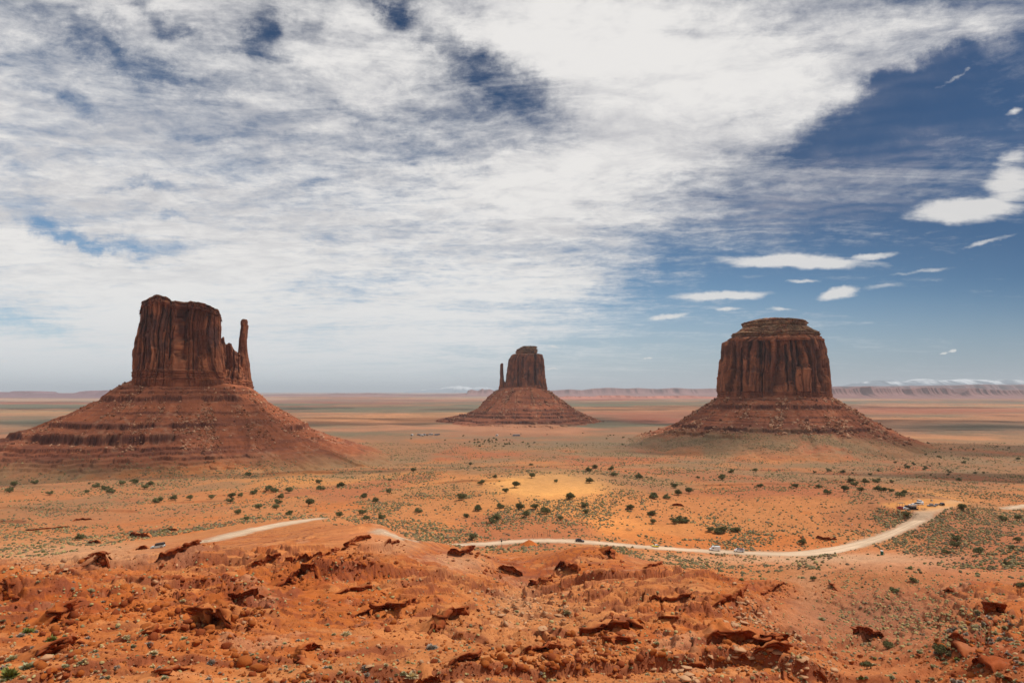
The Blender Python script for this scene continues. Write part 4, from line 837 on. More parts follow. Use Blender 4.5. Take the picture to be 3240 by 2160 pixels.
LEDGES = [([(620,1722),(588,1743),(528,1766),(491,1782)],2),([(1075,1738),(1010,1761),(941,1771),(900,1777)],1.2),([(996,1803),(941,1826),(909,1844),(872,1853)],2),([(840,1888),(781,1894),(725,1904),(689,1922)],1.6),([(629,1955),(660,1968),(695,1977),(739,1980)],2.8),
 ([(216,1936),(184,1959),(133,1982)],2.2),([(248,2032),(193,2055),(138,2069),(110,2083)],1.6),([(601,2113),(528,2133),(482,2142)],1),([(1024,2046),(973,2060),(955,2083),(964,2101)],1.4),([(881,1766),(840,1780),(781,1803)],1.8),([(10,1845),(41,1876)],2),([(300,1780),(322,1784),(348,1780)],3.2),
 ([(1085,1738),(1126,1715),(1172,1702)],2),([(1215,1722),(1264,1716)],1.5),([(1424,1750),(1456,1759),(1484,1746)],3),([(1575,1796),(1622,1817),(1656,1822)],2.8),([(1755,1800),(1785,1795),(1830,1812)],3.4),([(1908,1752),(1930,1750),(1945,1768)],3),([(1672,1849),(1710,1855),(1735,1838)],2.6),
 ([(1479,1927),(1438,1950),(1411,1959),(1351,2005)],2),([(1314,1908),(1264,1927),(1204,1931),(1121,1950)],1.4),([(1525,2078),(1470,2092),(1411,2106)],1.2),([(1400,2140),(1350,2150),(1310,2152)],1.4),([(2035,1986),(1952,1986),(1888,2000),(1838,2009)],1.5),([(2026,2032),(1952,2028),(1906,2037)],1.1),
 ([(2090,1784),(2060,1792),(2035,1798)],1.4),([(2086,1959),(2150,1950)],1),([(2353,1862),(2345,1875),(2312,1899),(2252,1917)],1.6),([(2477,1849),(2445,1867),(2408,1885)],1.4),([(2233,2020),(2298,2030),(2367,2030),(2417,2040),(2490,2032)],1.9),([(2380,2060),(2435,2066),(2485,2060)],1.7),([(2312,2076),(2376,2082)],1.4),
 ([(2165,2097),(2215,2101),(2252,2097)],1),([(2705,2003),(2757,2016),(2800,2012)],2.2),([(3110,1931),(3147,1940),(3190,1938)],2.2),([(3000,2012),(3025,2030),(3055,2035)],1.8),([(3030,2052),(3062,2078)],1.6),([(3085,2090),(3120,2104),(3150,2128)],1.9),([(3170,2138),(3200,2152)],1.4),([(2625,1847),(2650,1870)],2),([(2986,1874),(3018,1866)],1.2),([(2573,2118),(2612,2150)],1.6),
 ([(2125,1598),(2165,1600)],2),([(230,1649),(262,1644),(294,1642)],1.4),([(409,1693),(445,1698),(478,1697)],2.4),([(283,1718),(323,1717)],2),([(523,1676),(562,1677)],1.2),([(78,1679),(150,1672),(225,1665)],1),([(2580,1700),(2615,1706),(2650,1708)],1.8),([(432,1737),(468,1735)],1.6),([(1180,1860),(1120,1872),(1060,1878)],1.2),([(560,1990),(500,2004),(440,2010)],1.1),([(1770,2052),(1700,2060),(1640,2078)],1.3),([(2200,1890),(2120,1902),(2060,1900)],1.1)]
LFRONT = []; RLG = np.random.default_rng(99)
def build_ledges():
    items = []
    for li, (pl, h) in enumerate(LEDGES):
        pp = catmull(np.array(pl, float), 6) if len(pl) > 2 else np.array([(1 - t) * np.array(pl[0], float) + t * np.array(pl[1], float) for t in np.linspace(0, 1, 8)])
        pp = pp + np.stack([np.zeros(len(pp)), 2.5 * fbm(np.arange(len(pp)) / 2., np.full(len(pp), li * 3.), 2, 3)], 1)
        x, y, z, ok = ray_many(pp[:, 0], pp[:, 1]); c = np.stack([x, y], 1)[ok]
        if len(c) < 3: continue
        L = np.concatenate([[0], np.cumsum(np.hypot(*np.diff(c, axis=0).T))]); n = int(np.clip(L[-1] / .35, 14, 260)); s = np.linspace(0, L[-1], n)
        c = np.stack([np.interp(s, L, c[:, 0]), np.interp(s, L, c[:, 1])], 1)
        for _ in range(3): c[1:-1] = .5 * c[1:-1] + .25 * (c[:-2] + c[2:])
        t = np.gradient(c, axis=0); t /= np.hypot(t[:, 0], t[:, 1])[:, None] + 1e-9; nm = np.stack([t[:, 1], -t[:, 0]], 1); nm *= np.sign(-(nm * c).sum(1))[:, None]
        end = np.clip(np.minimum(s, L[-1] - s) / 2.2, 0, 1) ** .6; hh = h * .85 * (.3 + .7 * end) * (1 + .35 * fbm(s / 2.5, s * 0 + li, 3, 7)); out = h * (.50 + .45 * fbm(s / 3., s * 0 + li, 3, 8)) * end
        K = int(max(1, round(h / .5)))                     # beds
        bk = 1.2 + h * .7; prof = [(-bk * 1.5, -.30), (-bk * 1.15, .0), (-bk * .85, .28), (-bk * .6, .52), (-bk * .38, .72), (-bk * .18, .88), (-.15, .96)]
        for b in range(K): z1 = 1 - b / K * .8; z0 = 1 - (b + .72) / K * .8; o_ = 1.0 - .42 * b; prof += [(o_ * .95, z1), (o_, z0 + .04), (o_ * .5 - .25, z0 - .03)]
        prof += [(-.5, .0), (-.3, -.5)]
        P_ = np.array(prof); m = len(P_)
        o_arr = np.where(P_[:, 0] > -.2, P_[:, 0], 0)[None] * out[:, None] + np.where(P_[:, 0] <= -.2, P_[:, 0], 0)[None]
        o_arr = o_arr + (P_[:, 0] > -.6)[None] * ((.30 * h * vn(s[:, None] / .9 + P_[None, :, 1] * 3, P_[None, :, 1] * 9 + li, 11) + .42 * h * (h2(np.floor(s[:, None] / 1.3 + 0 * P_[None, :, 1]), np.full((n, m), li), 12) - .5)))
        X = c[:, 0:1] + nm[:, 0:1] * o_arr; Y = c[:, 1:2] + nm[:, 1:2] * o_arr; G = HG(X, Y); g0 = HG(c[:, 0], c[:, 1])[:, None]
        Zb = np.where(P_[None, :, 0] <= -.3, G + P_[None, :, 1] * hh[:, None] * .9, g0 + P_[None, :, 1] * hh[:, None]); Zb[:, 0] = G[:, 0] - .3
        Zb = Zb + .09 * h * vn(X / .7, Y / .7, 13) + .10 * h * vn(X / 2.2, Y / 2.2, 14) - (1 - end[:, None]) * h * .35 + (P_[:, 0] < -.1)[None] * (.32 * h * fbm(X / 1.1, Y / 1.1, 3, 15) - .12 * h)
        v = np.stack([X, Y, Zb + CZ], -1).reshape(-1, 3); cc = np.tile(RED2 * .86, (len(v), 1)) * (1 + .35 * fbm(v[:, 0] / 1.5, v[:, 2] / .4, 3, 14))[:, None]; gz = v[:, 2] - CZ; gc = ground_colour(v[:, 0], v[:, 1], gz, (1 - ss(np.hypot(v[:, 0], v[:, 1]), 270, 345)), 0 * gz, 0 * gz + 1e6); tk = ((P_[:, 0] < -.1)[None] * np.ones((n, 1))).ravel() * .93; cc = cc * (1 - tk[:, None]) + gc * tk[:, None]; LFRONT.extend([(c[q, 0] + nm[q, 0] * d_, c[q, 1] + nm[q, 1] * d_, h) for q in range(0, n, 2) for d_ in (RLG.uniform(.8, 2 + 2.2 * h),)])
        o = mesh_np('rock_ledge', v, grid_faces(n, m), M['boulder'], cc, False); p = v.mean(0); o.data.transform(Matrix.Translation(-Vector(p))); o.location = p
        items.append((o, ('tall' if h > 2.1 else 'low' if h < 1.3 else 'jutting') + ' layered red rock ledge', p))
    label_all(items, 'rock ledge', 'broken rock ledges stepping across the slope')
build_ledges()
build_boulders(); print('boulders', _t.time() - _T0)
# ------------------------------------------------------------------ plants
def leafmat(name, col, var=.35, trans=.0):
    m, t, b = mat_new(name); b.inputs['Roughness'].default_value = .9
    oi = NN(t, 'ShaderNodeObjectInfo'); g = NN(t, 'ShaderNodeNewGeometry'); n = noise(t, g.outputs['Position'], 2.3, 3, .6)
    f = mth(t, 'ADD', mth(t, 'MULTIPLY', mth(t, 'SUBTRACT', n, .5), 1.2 * var * 2), mth(t, 'ADD', mth(t, 'MULTIPLY', mth(t, 'SUBTRACT', oi.outputs['Random'], .5), var), 1.0))
    mx = NN(t, 'ShaderNodeVectorMath', operation='SCALE'); mx.inputs[0].default_value = col; t.links.new(f, mx.inputs['Scale']); t.links.new(mx.outputs[0], b.inputs['Base Color'])
    return m
M['juniper'] = leafmat('juniper_foliage', (.135, .125, .05)); M['bark'] = simple('dry_bark', (.17, .12, .085)); M['twig'] = simple('bare_twigs', (.20, .145, .10))
M['sage_green'] = leafmat('grey_green_sage', (.36, .33, .18)); M['straw'] = leafmat('straw_tuft', (.56, .46, .26)); M['sage_grey'] = leafmat('dry_grey_brush', (.36, .31, .25)); M['bright'] = leafmat('green_shrub', (.20, .21, .05))
M['scrub'] = rock_mat('scrub_mass', 1.0, 5.0, 0, .1, .35)
def tube(v0, v1, r0, r1, n=6):
    d = np.array(v1, float) - v0; d /= np.linalg.norm(d); a = np.cross(d, (0, 0, 1) if abs(d[2]) < .9 else (1, 0, 0)); a /= np.linalg.norm(a); b = np.cross(d, a)
    th = np.linspace(0, 2 * np.pi, n, endpoint=False); ring = np.cos(th)[:, None] * a + np.sin(th)[:, None] * b
    V = np.concatenate([v0 + ring * r0, v1 + ring * r1]); F = []
    for i in range(n): j = (i + 1) % n; F += [(i, j, n + j), (i, n + j, n + i)]
    return V, np.array(F)
def join(parts):
    V, F, o = [], [], 0
    for v, f in parts: V.append(v); F.append(f + o); o += len(v)
    return np.concatenate(V), np.concatenate(F)
def leaf_tris(cen, nrm, size, rr):
    """small triangles at centres"""
    n = len(cen); a = rr.normal(size=(n, 3)); a /= np.linalg.norm(a, axis=1)[:, None]; b = np.cross(a, nrm + rr.normal(size=(n, 3)) * .5); b /= np.linalg.norm(b, axis=1)[:, None] + 1e-9
    s = size * rr.uniform(.6, 1.3, n)[:, None]
    V = np.stack([cen - a * s * .5, cen + a * s * .5, cen + b * s], 1).reshape(-1, 3); return V, np.arange(3 * n).reshape(-1, 3)
def juniper_proto(seed):
    rr = np.random.default_rng(seed); lobes = []
    nl = rr.integers(5, 9)
    for i in range(nl):
        a = rr.uniform(0, 6.28); q = rr.uniform(.0, .62) ** .7
        lobes.append((np.array((math.cos(a) * q * .62, math.sin(a) * q * .62, .30 + rr.uniform(-.06, .26) - .10 * q)), rr.uniform(.22, .34)))
    parts = []
    for c, r_ in lobes:
        m = int(260 * (r_ / .3) ** 2); d = rr.normal(size=(m, 3)); d /= np.linalg.norm(d, axis=1)[:, None]; d[:, 2] = np.where(d[:, 2] < -.4, -d[:, 2], d[:, 2])
        p = c + d * (r_ * rr.uniform(.6, 1.06, m) * (1 + .2 * np.sin(d[:, 0] * 7 + seed) * np.sin(d[:, 1] * 6)))[:, None] * (1, 1, .82)
        parts.append(leaf_tris(p, d, .075, rr)); v, f = rock_shape(seed * 9 + len(parts), 12, .8, 0); parts.append((v * r_ * .62 + c, f))
    v, f = join(parts); v[:, 2] = np.maximum(v[:, 2], .04)
    t = empty('juniper', (0, 0, 0)); mesh_np('crown', v, f, M['juniper'], None, False, t)
    tp = [tube(np.array((0, 0, -.08)), (.03, .02, .14), .055, .04)]
    for c, r_ in lobes[:5]: tp.append(tube(np.array((.03, .02, .18)), c * (.85, .85, .9), .035, .015, 5))
    v, f = join(tp); mesh_np('trunk', v, f, M['bark'], None, True, t)
    return t
def bare_proto(seed):
    rr = np.random.default_rng(seed); tp = []
    def br(p, d, L, r_, k):
        e = p + d * L; tp.append(tube(p, e, r_, r_ * .6, 4))
        if k == 0: return
        for _ in range(3 if k > 1 else 4):
            q = d + rr.normal(size=3) * .55; q[2] = abs(q[2]) * .8; q /= np.linalg.norm(q); br(e, q, L * rr.uniform(.55, .85), r_ * .6, k - 1)
    for i in range(6):
        a = i * 1.05 + rr.uniform(-.3, .3); d = np.array((math.cos(a) * .75, math.sin(a) * .75, .55)); d /= np.linalg.norm(d); br(np.array((0, 0, -.05)), d, .25, .02, 3)
    t = empty('bare_shrub', (0, 0, 0)); v, f = join(tp); mesh_np('branches', v, f, M['twig'], None, True, t); return t
def tuft_proto(name, seed, mat, blades=230, up=.7):
    rr = np.random.default_rng(seed); n = blades; d = rr.normal(size=(n, 3)); d[:, 2] = np.abs(d[:, 2]) * up + .12; d /= np.linalg.norm(d, axis=1)[:, None]
    L = .5 * rr.uniform(.75, 1.12, n)[:, None] * (1 + .15 * np.sin(3 * np.arctan2(d[:, 1], d[:, 0]) + seed))[:, None]; b = d * L * .12; tip = d * L; s = np.cross(d, (0, 0, 1.)); s /= np.linalg.norm(s, axis=1)[:, None] + 1e-6; s = s + rr.normal(size=(n, 3)) * .4; w = .035
    V = np.stack([b, d * L * .62 - s * w, tip, d * L * .62 + s * w], 1).reshape(-1, 3); i = np.arange(n)[:, None] * 4
    F = np.concatenate([i + (0, 1, 2), i + (0, 2, 3)]); v, f = rock_shape(seed, 16, .7, 0); v = v * .27; v[:, 2] = np.abs(v[:, 2])
    v, f = join([(V, F), (v, f)]); return mesh_np(name, v, f, mat, None, False)
JUN4 = [(100,205),(242,190),(70,245),(668,208),(832,195),(930,188),(1035,200),(1000,222),(768,245),(720,225),(1205,298),(1090,315),(1312,295),(1452,290),(1597,280),(1663,275),(1752,255),(1852,230),(1887,245),(1942,290),(1917,320),(1985,250),(2210,228),(2193,185),(2345,205),(2125,340),(1905,365),(1787,365),(1643,395),(1998,400),(1693,440),(1720,138),(1590,315),(2340,415),(715,130),(1680,75),(545,570),(345,262)]
JUN5 = [(495,108),(890,60),(160,280),(235,315),(145,400),(173,430),(275,425),(533,380),(827,300),(943,370),(862,420),(1098,352),(1075,435),(1310,145),(1195,212),(1138,248),(1228,367),(1340,360),(1405,390),(1275,415),(1573,295),(1667,345),(1690,392),(1508,435),(1708,180),(1873,135),(2055,150),(1862,95),(2155,285),(2245,288),(2320,265),(2290,215),(1990,362),(2135,400),(2150,462),(2290,460),(2340,450),(1745,78),(1698,100),(1305,60),(905,575),(1035,455),(970,190)]
JUN6 = [(20,450),(190,520),(245,525),(290,525),(362,515),(835,600),(45,255),(275,155),(338,115),(505,105),(535,210),(785,215),(938,215),(998,255),(1110,240),(1190,205),(1155,175),(1253,185),(1102,110),(1005,100),(1548,78),(1670,80),(1940,45),(2310,20),(1340,180),(1385,240),(1230,240),(1495,275),(1870,580),(1890,625),(1815,665),(2045,665),(2205,440),(2320,440),(2320,590),(2275,635),(2245,360),(2228,740),(1455,930),(1410,1320),(1780,1355),(1268,1460),(2340,900),(1585,860),(905,850),(1935,370),(1555,410),(1430,245),(1350,235)]
BARE = [(881,1640),(1469,1712),(1601,1688),(1595,1706),(1608,1635),(1939,1516),(1984,1509),(2150,1532),(2973,1639),(2787,1648),(2810,1736),(2895,1625),(2922,1610),(1820,1680),(1850,1692),(1990,1674),(2060,1675),(1700,1568),(2280,1755),(2330,1752),(2378,1708),(1550,1635),(1890,1580),(2730,1688),(3060,1618),(2230,1540)]
def build_plants():
    rr = np.random.default_rng(5); items = []
    pts = [(.4592 * a, 1440 + .4592 * b) for a, b in JUN4] + [(1080 + .4592 * a, 1440 + .4592 * b) for a, b in JUN5] + [(2160 + .4592 * a, 1440 + .4592 * b) for a, b in JUN6]
    nh = len(pts); pts += [(rr.normal(1560, 45), rr.normal(1396, 7)) for _ in range(34)] + [(rr.uniform(1300, 2080), rr.uniform(1366, 1410)) for _ in range(34)] + [(rr.uniform(2640, 3240), rr.uniform(1392, 1500)) for _ in range(45)] + [(rr.uniform(60, 3200), rr.uniform(1490, 1560)) for _ in range(16)]
    p = np.array(pts); x, y, z, ok = ray_many(p[:, 0], p[:, 1] + 5); D, _z = road_near(x, y)
    protos = [juniper_proto(50 + i) for i in range(6)]; used = [False] * 6; items = []
    for i in range(len(p)):
        if not ok[i] or D[i] < 6: continue
        k = int(rr.integers(6))
        if not used[k]: o = protos[k]; used[k] = True
        else:
            o = copy_obj(protos[k])
            for ch in list(protos[k].children): copy_obj(ch, o)
        w = rr.uniform(22, 34) * y[i] / 2160 if i < nh else rr.uniform(3.5, 7)
        w = min(max(w * .88, 1.8), 7.0)
        if 150 < y[i] < 330: w = rr.uniform(2.4, 3.4)
        o.scale = (w, w, w * rr.uniform(.85, 1.12)); o.rotation_euler = (0, 0, rr.uniform(0, 6.28)); o.location = (x[i], y[i], z[i] + CZ)
        items.append((o, ('small' if w < 4 else ('broad' if w > 6 else 'rounded')) + ' dark green juniper tree', o.location))
    label_all(items, 'tree', 'juniper trees dotted over the desert plain')
    for k in range(6):
        if not used[k]:
            for ch in list(protos[k].children): bpy.data.objects.remove(ch)
            bpy.data.objects.remove(protos[k])
    # leafless shrubs
    bp = [bare_proto(80 + i) for i in range(4)]; items = []; p = np.array(BARE, float); x, y, z, ok = ray_many(p[:, 0], p[:, 1] + 3)
    for i in range(len(p)):
        k = i % 4
        if i < 4: o = bp[k]
        else:
            o = copy_obj(bp[k])
            for ch in list(bp[k].children): copy_obj(ch, o)
        w = rr.uniform(2.6, 4.6); o.scale = (w, w, w * .8); o.rotation_euler = (0, 0, rr.uniform(0, 6.28)); o.location = (x[i], y[i], z[i] + CZ)
        items.append((o, 'leafless brown shrub with bare twigs', o.location))
    label_all(items, 'shrub', 'bare dead shrubs near the road')
    # near brush, one by one
    kinds = [('sage_bush', 'grey green sagebrush clump', M['sage_green'], 240, .8), ('grass_tuft', 'pale straw coloured grass tuft', M['straw'], 220, .75), ('dry_bush', 'dry grey brush clump', M['sage_grey'], 200, 1.0), ('green_bush', 'fresh green low bush', M['bright'], 240, .8)]
    tp = {}
    n = 3000; px = rr.uniform(-60, 3300, n); py = 1765 + 400 * rr.power(1.1, n); cl = fbm(px / 130, py / 60, 3, 77)
    keep = (rr.random(n) < .25 + .8 * ss(cl, -.2, .4)); keep |= (px > 2600) & (px < 3240) & (py > 1800) & (py < 2090)
    px, py = px[keep], py[keep]
    hand = [(90,2110,1.6),(30,2140,2.0),(65,2012,1.1),(90,2000,1.5),(165,2025,1.4),(40,2085,1.3),(287,1868,.9),(640,1918,1.3),(485,2068,1.1),(667,2093,1.2),(400,2018,1.0),(470,2040,1.1),(1095,2010,1.5),(1365,2050,1.5),(1378,2092,1.2),(1303,2142,1.3),(581,2022,1.0),(1793,1935,2.4),(1635,1935,1.0),(2600,1960,2.2),(580,1905,.9),(1840,1778,.8),(350,1790,1.0)]
    ex = [(rr.normal(2800, 150, 900), rr.normal(1960, 55, 900)), (rr.normal(2680, 60, 220), rr.normal(1845, 28, 220)), (rr.normal(3080, 90, 300), rr.normal(1990, 60, 300)), (rr.normal(2380, 70, 140), rr.normal(1790, 30, 140)), (rr.normal(2950, 120, 160), rr.normal(1850, 30, 160))]
    px = np.concatenate([px] + [e[0] for e in ex]); py = np.concatenate([py] + [np.clip(e[1], 1770, 2158) for e in ex])
    px = np.concatenate([[h[0] for h in hand], px]); py = np.concatenate([[h[1] for h in hand], py])
    sz = np.concatenate([[h[2] for h in hand], .24 + .50 * rr.power(.45, len(px) - len(hand))])
    x, y, z, ok = ray_many(px, py); D, _z = road_near(x, y); ok &= (D > 5.5) & (y < 420); x, y, z, sz = x[ok], y[ok], z[ok], sz[ok]
    rightside = (x / y > .45); sz = np.where(rightside & (sz < 1.2), sz * 1.35, sz)
    order = np.argsort(-sz / y); items = []
    for i in order[:300]:
        q = rr.random(); k = (0 if q < .62 else 2 if q < .9 else 1 if q < .96 else 3) if rightside[i] else (1 if q < .42 else 0 if q < .72 else 2 if q < .96 else 3)
        vi = int(rr.integers(3)); nm, desc, mt, bl, up = kinds[k]
        if (k, vi) not in tp: tp[(k, vi)] = tuft_proto(nm, 500 + k * 7 + vi, mt, bl, up); o = tp[(k, vi)]
        else: o = copy_obj(tp[(k, vi)])
        s = sz[i] * 1.15; o.scale = (s, s * rr.uniform(.8, 1.2), s * rr.uniform(.7, .95)); o.rotation_euler = (0, 0, rr.uniform(0, 6.28)); o.location = (x[i], y[i], z[i] + CZ - .04)
        items.append((o, ('large ' if sz[i] > 1.15 else 'small ' if sz[i] < .7 else 'medium ') + desc, o.location))
    label_all(items, 'bush', 'desert bushes on the near slope')
    # the rest of the brush is uncountable
    rest = order[300:]; n = 185000; r0 = 1400 + 400 * rr.power(.85, n); px = rr.uniform(-120, 3360, n); r0 = np.where(rr.random(n) < .06, rr.uniform(1740, 1860, n), r0)
    x2, y2, z2, ok2 = [], [], [], []
    for i in range(0, n, 5000):
        a, b, c, d = ray_many(px[i:i + 5000], r0[i:i + 5000], 500, 200.); x2.append(a); y2.append(b); z2.append(c); ok2.append(d)
    x2, y2, z2, ok2 = map(np.concatenate, (x2, y2, z2, ok2)); D, _z = road_near(x2, y2)
    m = fbm(x2 / 45, y2 / 45, 4, 78); ppx, ppy = proj(x2, y2, z2); bare_ = 1.3 * np.exp(-(((ppx - 1745) / 170) ** 2 + ((ppy - 1536) / 38) ** 2) ** 2) + .8 * np.exp(-((ppx - 1950) / 330) ** 2 - ((ppy - 1685) / 34) ** 2) + np.exp(-((ppx - 2880) / 150) ** 2 - ((ppy - 1590) / 26) ** 2) + np.exp(-((ppx - 2800) / 380) ** 2 - ((ppy - 1772) / 30) ** 2) + .7 * np.exp(-((ppx - 1350) / 200) ** 2 - ((ppy - 1745) / 30) ** 2) + .8 * np.exp(-((ppx - 850) / 120) ** 2 - ((ppy - 1690) / 40) ** 2)
    for fx, fy, fz, fr in FLATS: ok2 &= np.hypot(x2 - fx, y2 - fy) > fr
    kn = fbm(x2 / 14, y2 / 14, 3, 95); hill_ = ss(ppx + 60 * kn, 330, 470) * (1 - ss(ppx + 60 * kn, 960, 1100))
    keep_ = np.where(rr.random(n) < hill_, y2 + 14 * kn > 352, ss(y2 + 25 * kn, 268, 335) > rr.random(n)); keep_ &= ~((ppx < 430) & (rr.random(n) < .45)); left_crest = ~keep_
    ok2 &= (D > 5.5) & (rr.random(n) < (.10 + .80 * ss(m + .35 * fbm(x2 / 12, y2 / 12, 2, 79), -.12, .3)) * (1 - np.clip(bare_ * 1.15, 0, 1))) & ~left_crest & (y2 < 1900)
    for b in (bw_, bm_): ok2 &= np.hypot(x2 - b.location.x, (y2 - b.location.y)) > 330
    x2, y2, z2 = x2[ok2], y2[ok2], z2[ok2]
    for v, SS, TH, se, sm_ in TALRES[:2]:
        dg = np.degrees(TH).ravel() % 360; c_ = np.nonzero((SS.ravel() > se * .5) & (SS.ravel() < sm_ - 60) & (dg > 180) & (dg < 360))[0]
        w_ = ss(SS.ravel()[c_], se * .5, se * .8) * (.12 + ss(fbm(v[c_, 0] / 45, v[c_, 1] / 45, 4, 78), -.15, .3)); c_ = rr.choice(c_, 9000, replace=False, p=w_ / w_.sum())
        x2 = np.concatenate([x2, v[c_, 0]]); y2 = np.concatenate([y2, v[c_, 1]]); z2 = np.concatenate([z2, v[c_, 2] - CZ])
    s2 = (.5 + 1.3 * rr.power(.42, len(x2))) * (1 + .6 * ss(y2, 500, 1000))
    X = np.concatenate([x[rest], x2]); Y = np.concatenate([y[rest], y2]); Z_ = np.concatenate([z[rest], z2]); S_ = np.concatenate([sz[rest], s2])
    N = len(X); print('scrub', N)
    # each clump: a small ragged dome of two rings and a tip
    Q = 6; P_ = 2 * Q + 1; V = np.zeros((N, P_, 3)); th0 = rr.uniform(0, 6.28, N); el = rr.uniform(.75, 1.35, N)
    for k in range(Q):
        a = th0 + k * 6.283 / Q
        for ring, (rad, hh) in enumerate(((.50, -.04), (.42, .30))):
            q = S_ * rad * rr.uniform(.72, 1.25, N); kk = ring * Q + k
            V[:, kk, 0] = X + np.cos(a + ring * .5) * q * el; V[:, kk, 1] = Y + np.sin(a + ring * .5) * q; V[:, kk, 2] = Z_ + CZ + S_ * hh * rr.uniform(.75, 1.25, N)
    V[:, 2 * Q, 0] = X; V[:, 2 * Q, 1] = Y; V[:, 2 * Q, 2] = Z_ + CZ + S_ * rr.uniform(.42, .6, N)
    F1 = []
    for k in range(Q):
        j = (k + 1) % Q; F1 += [(k, j, Q + k), (j, Q + j, Q + k), (Q + k, Q + j, 2 * Q)]
    F1 = np.array(F1); FF = (np.arange(N)[:, None, None] * P_ + F1[None]).reshape(-1, 3)
    pal = np.array([(.15, .118, .055), (.20, .16, .078), (.16, .112, .068), (.31, .235, .10), (.095, .09, .028)]); ci = rr.choice(5, N, p=[.32, .26, .2, .12, .10]); cc = pal[ci] * rr.uniform(.7, 1.2, N)[:, None]
    near = np.arange(N) < len(rest); cc[near] = pal[rr.choice(5, near.sum(), p=[.05, .3, .15, .47, .03])] * rr.uniform(.95, 1.4, near.sum())[:, None]
    o = mesh_np('scrub', V.reshape(-1, 3), FF, M['scrub'], np.repeat(cc, P_, axis=0), False)
    tag(o, 'low sagebrush and dry grass scrub covering the plain', None, None, 'stuff')
build_plants(); print('plants', _t.time() - _T0)
# ------------------------------------------------------------------ vehicles
M['tyre'] = simple('tyre_rubber', (.03, .03, .03), .85); M['rim'] = simple('wheel_rim', (.45, .45, .46), .35, .05, 3, .6); M['glass'] = simple('dark_window_glass', (.02, .025, .03), .08, .1, 3, 0, .6)
M['trim'] = simple('black_trim', (.03, .03, .032), .6); M['lamp'] = simple('headlight_glass', (.75, .76, .74), .15, .05); M['lampred'] = simple('tail_light', (.35, .02, .02), .2)
def paint(name, c, rough=.35):
    m = simple(name, c, rough, .04, .6, 0, .5); m.node_tree.nodes['Principled BSDF'].inputs['Coat Weight'].default_value = .35; return m
def prism(poly, hw, bev=0.0, taper=None):
    """side outline (x,z) pushed across the width; taper(x,z) scales the half width"""
    bm = bmesh.new(); L = []
    for s in (-1, 1): L.append([bm.verts.new((x, s * hw * (taper(x, z) if taper else 1), z)) for x, z in poly])
    n = len(poly)
    for i in range(n): j = (i + 1) % n; bm.faces.new((L[0][i], L[0][j], L[1][j], L[1][i]))
    bm.faces.new(L[0][::-1]); bm.faces.new(L[1]); bmesh.ops.recalc_face_normals(bm, faces=bm.faces[:])
    if bev: bmesh.ops.bevel(bm, geom=[e for e in bm.edges if len(e.link_faces) == 2 and e.calc_face_angle(0) > .5], offset=bev, segments=2, affect='EDGES', profile=.6)
    return bm
def bm_obj(name, bm, mat, parent, loc=(0, 0, 0), rot=(0, 0, 0), smooth=False):
    me = bpy.data.meshes.new(name); bm.to_mesh(me); bm.free(); me.materials.append(mat)
    if smooth:
        for p in me.polygons: p.use_smooth = True
    o = bpy.data.objects.new(name, me); COL.objects.link(o); o.parent = parent; o.location = loc; o.rotation_euler = rot; return o
def box(sx, sy, sz, bev=0.0, at_=(0, 0, 0)):
    bm = bmesh.new(); bmesh.ops.create_cube(bm, size=1)
    for v in bm.verts: v.co = (v.co.x * sx + at_[0], v.co.y * sy + at_[1], v.co.z * sz + at_[2])
    if bev: bmesh.ops.bevel(bm, geom=bm.edges[:], offset=bev, segments=2, affect='EDGES')
    return bm
def cyl(r, d, n=20, bev=.03):
    bm = bmesh.new(); bmesh.ops.create_cone(bm, cap_ends=True, segments=n, radius1=r, radius2=r, depth=d)
    bmesh.ops.bevel(bm, geom=[e for e in bm.edges if e.calc_face_angle(0) > .6], offset=bev, segments=2, affect='EDGES') if bev else None
    return bm
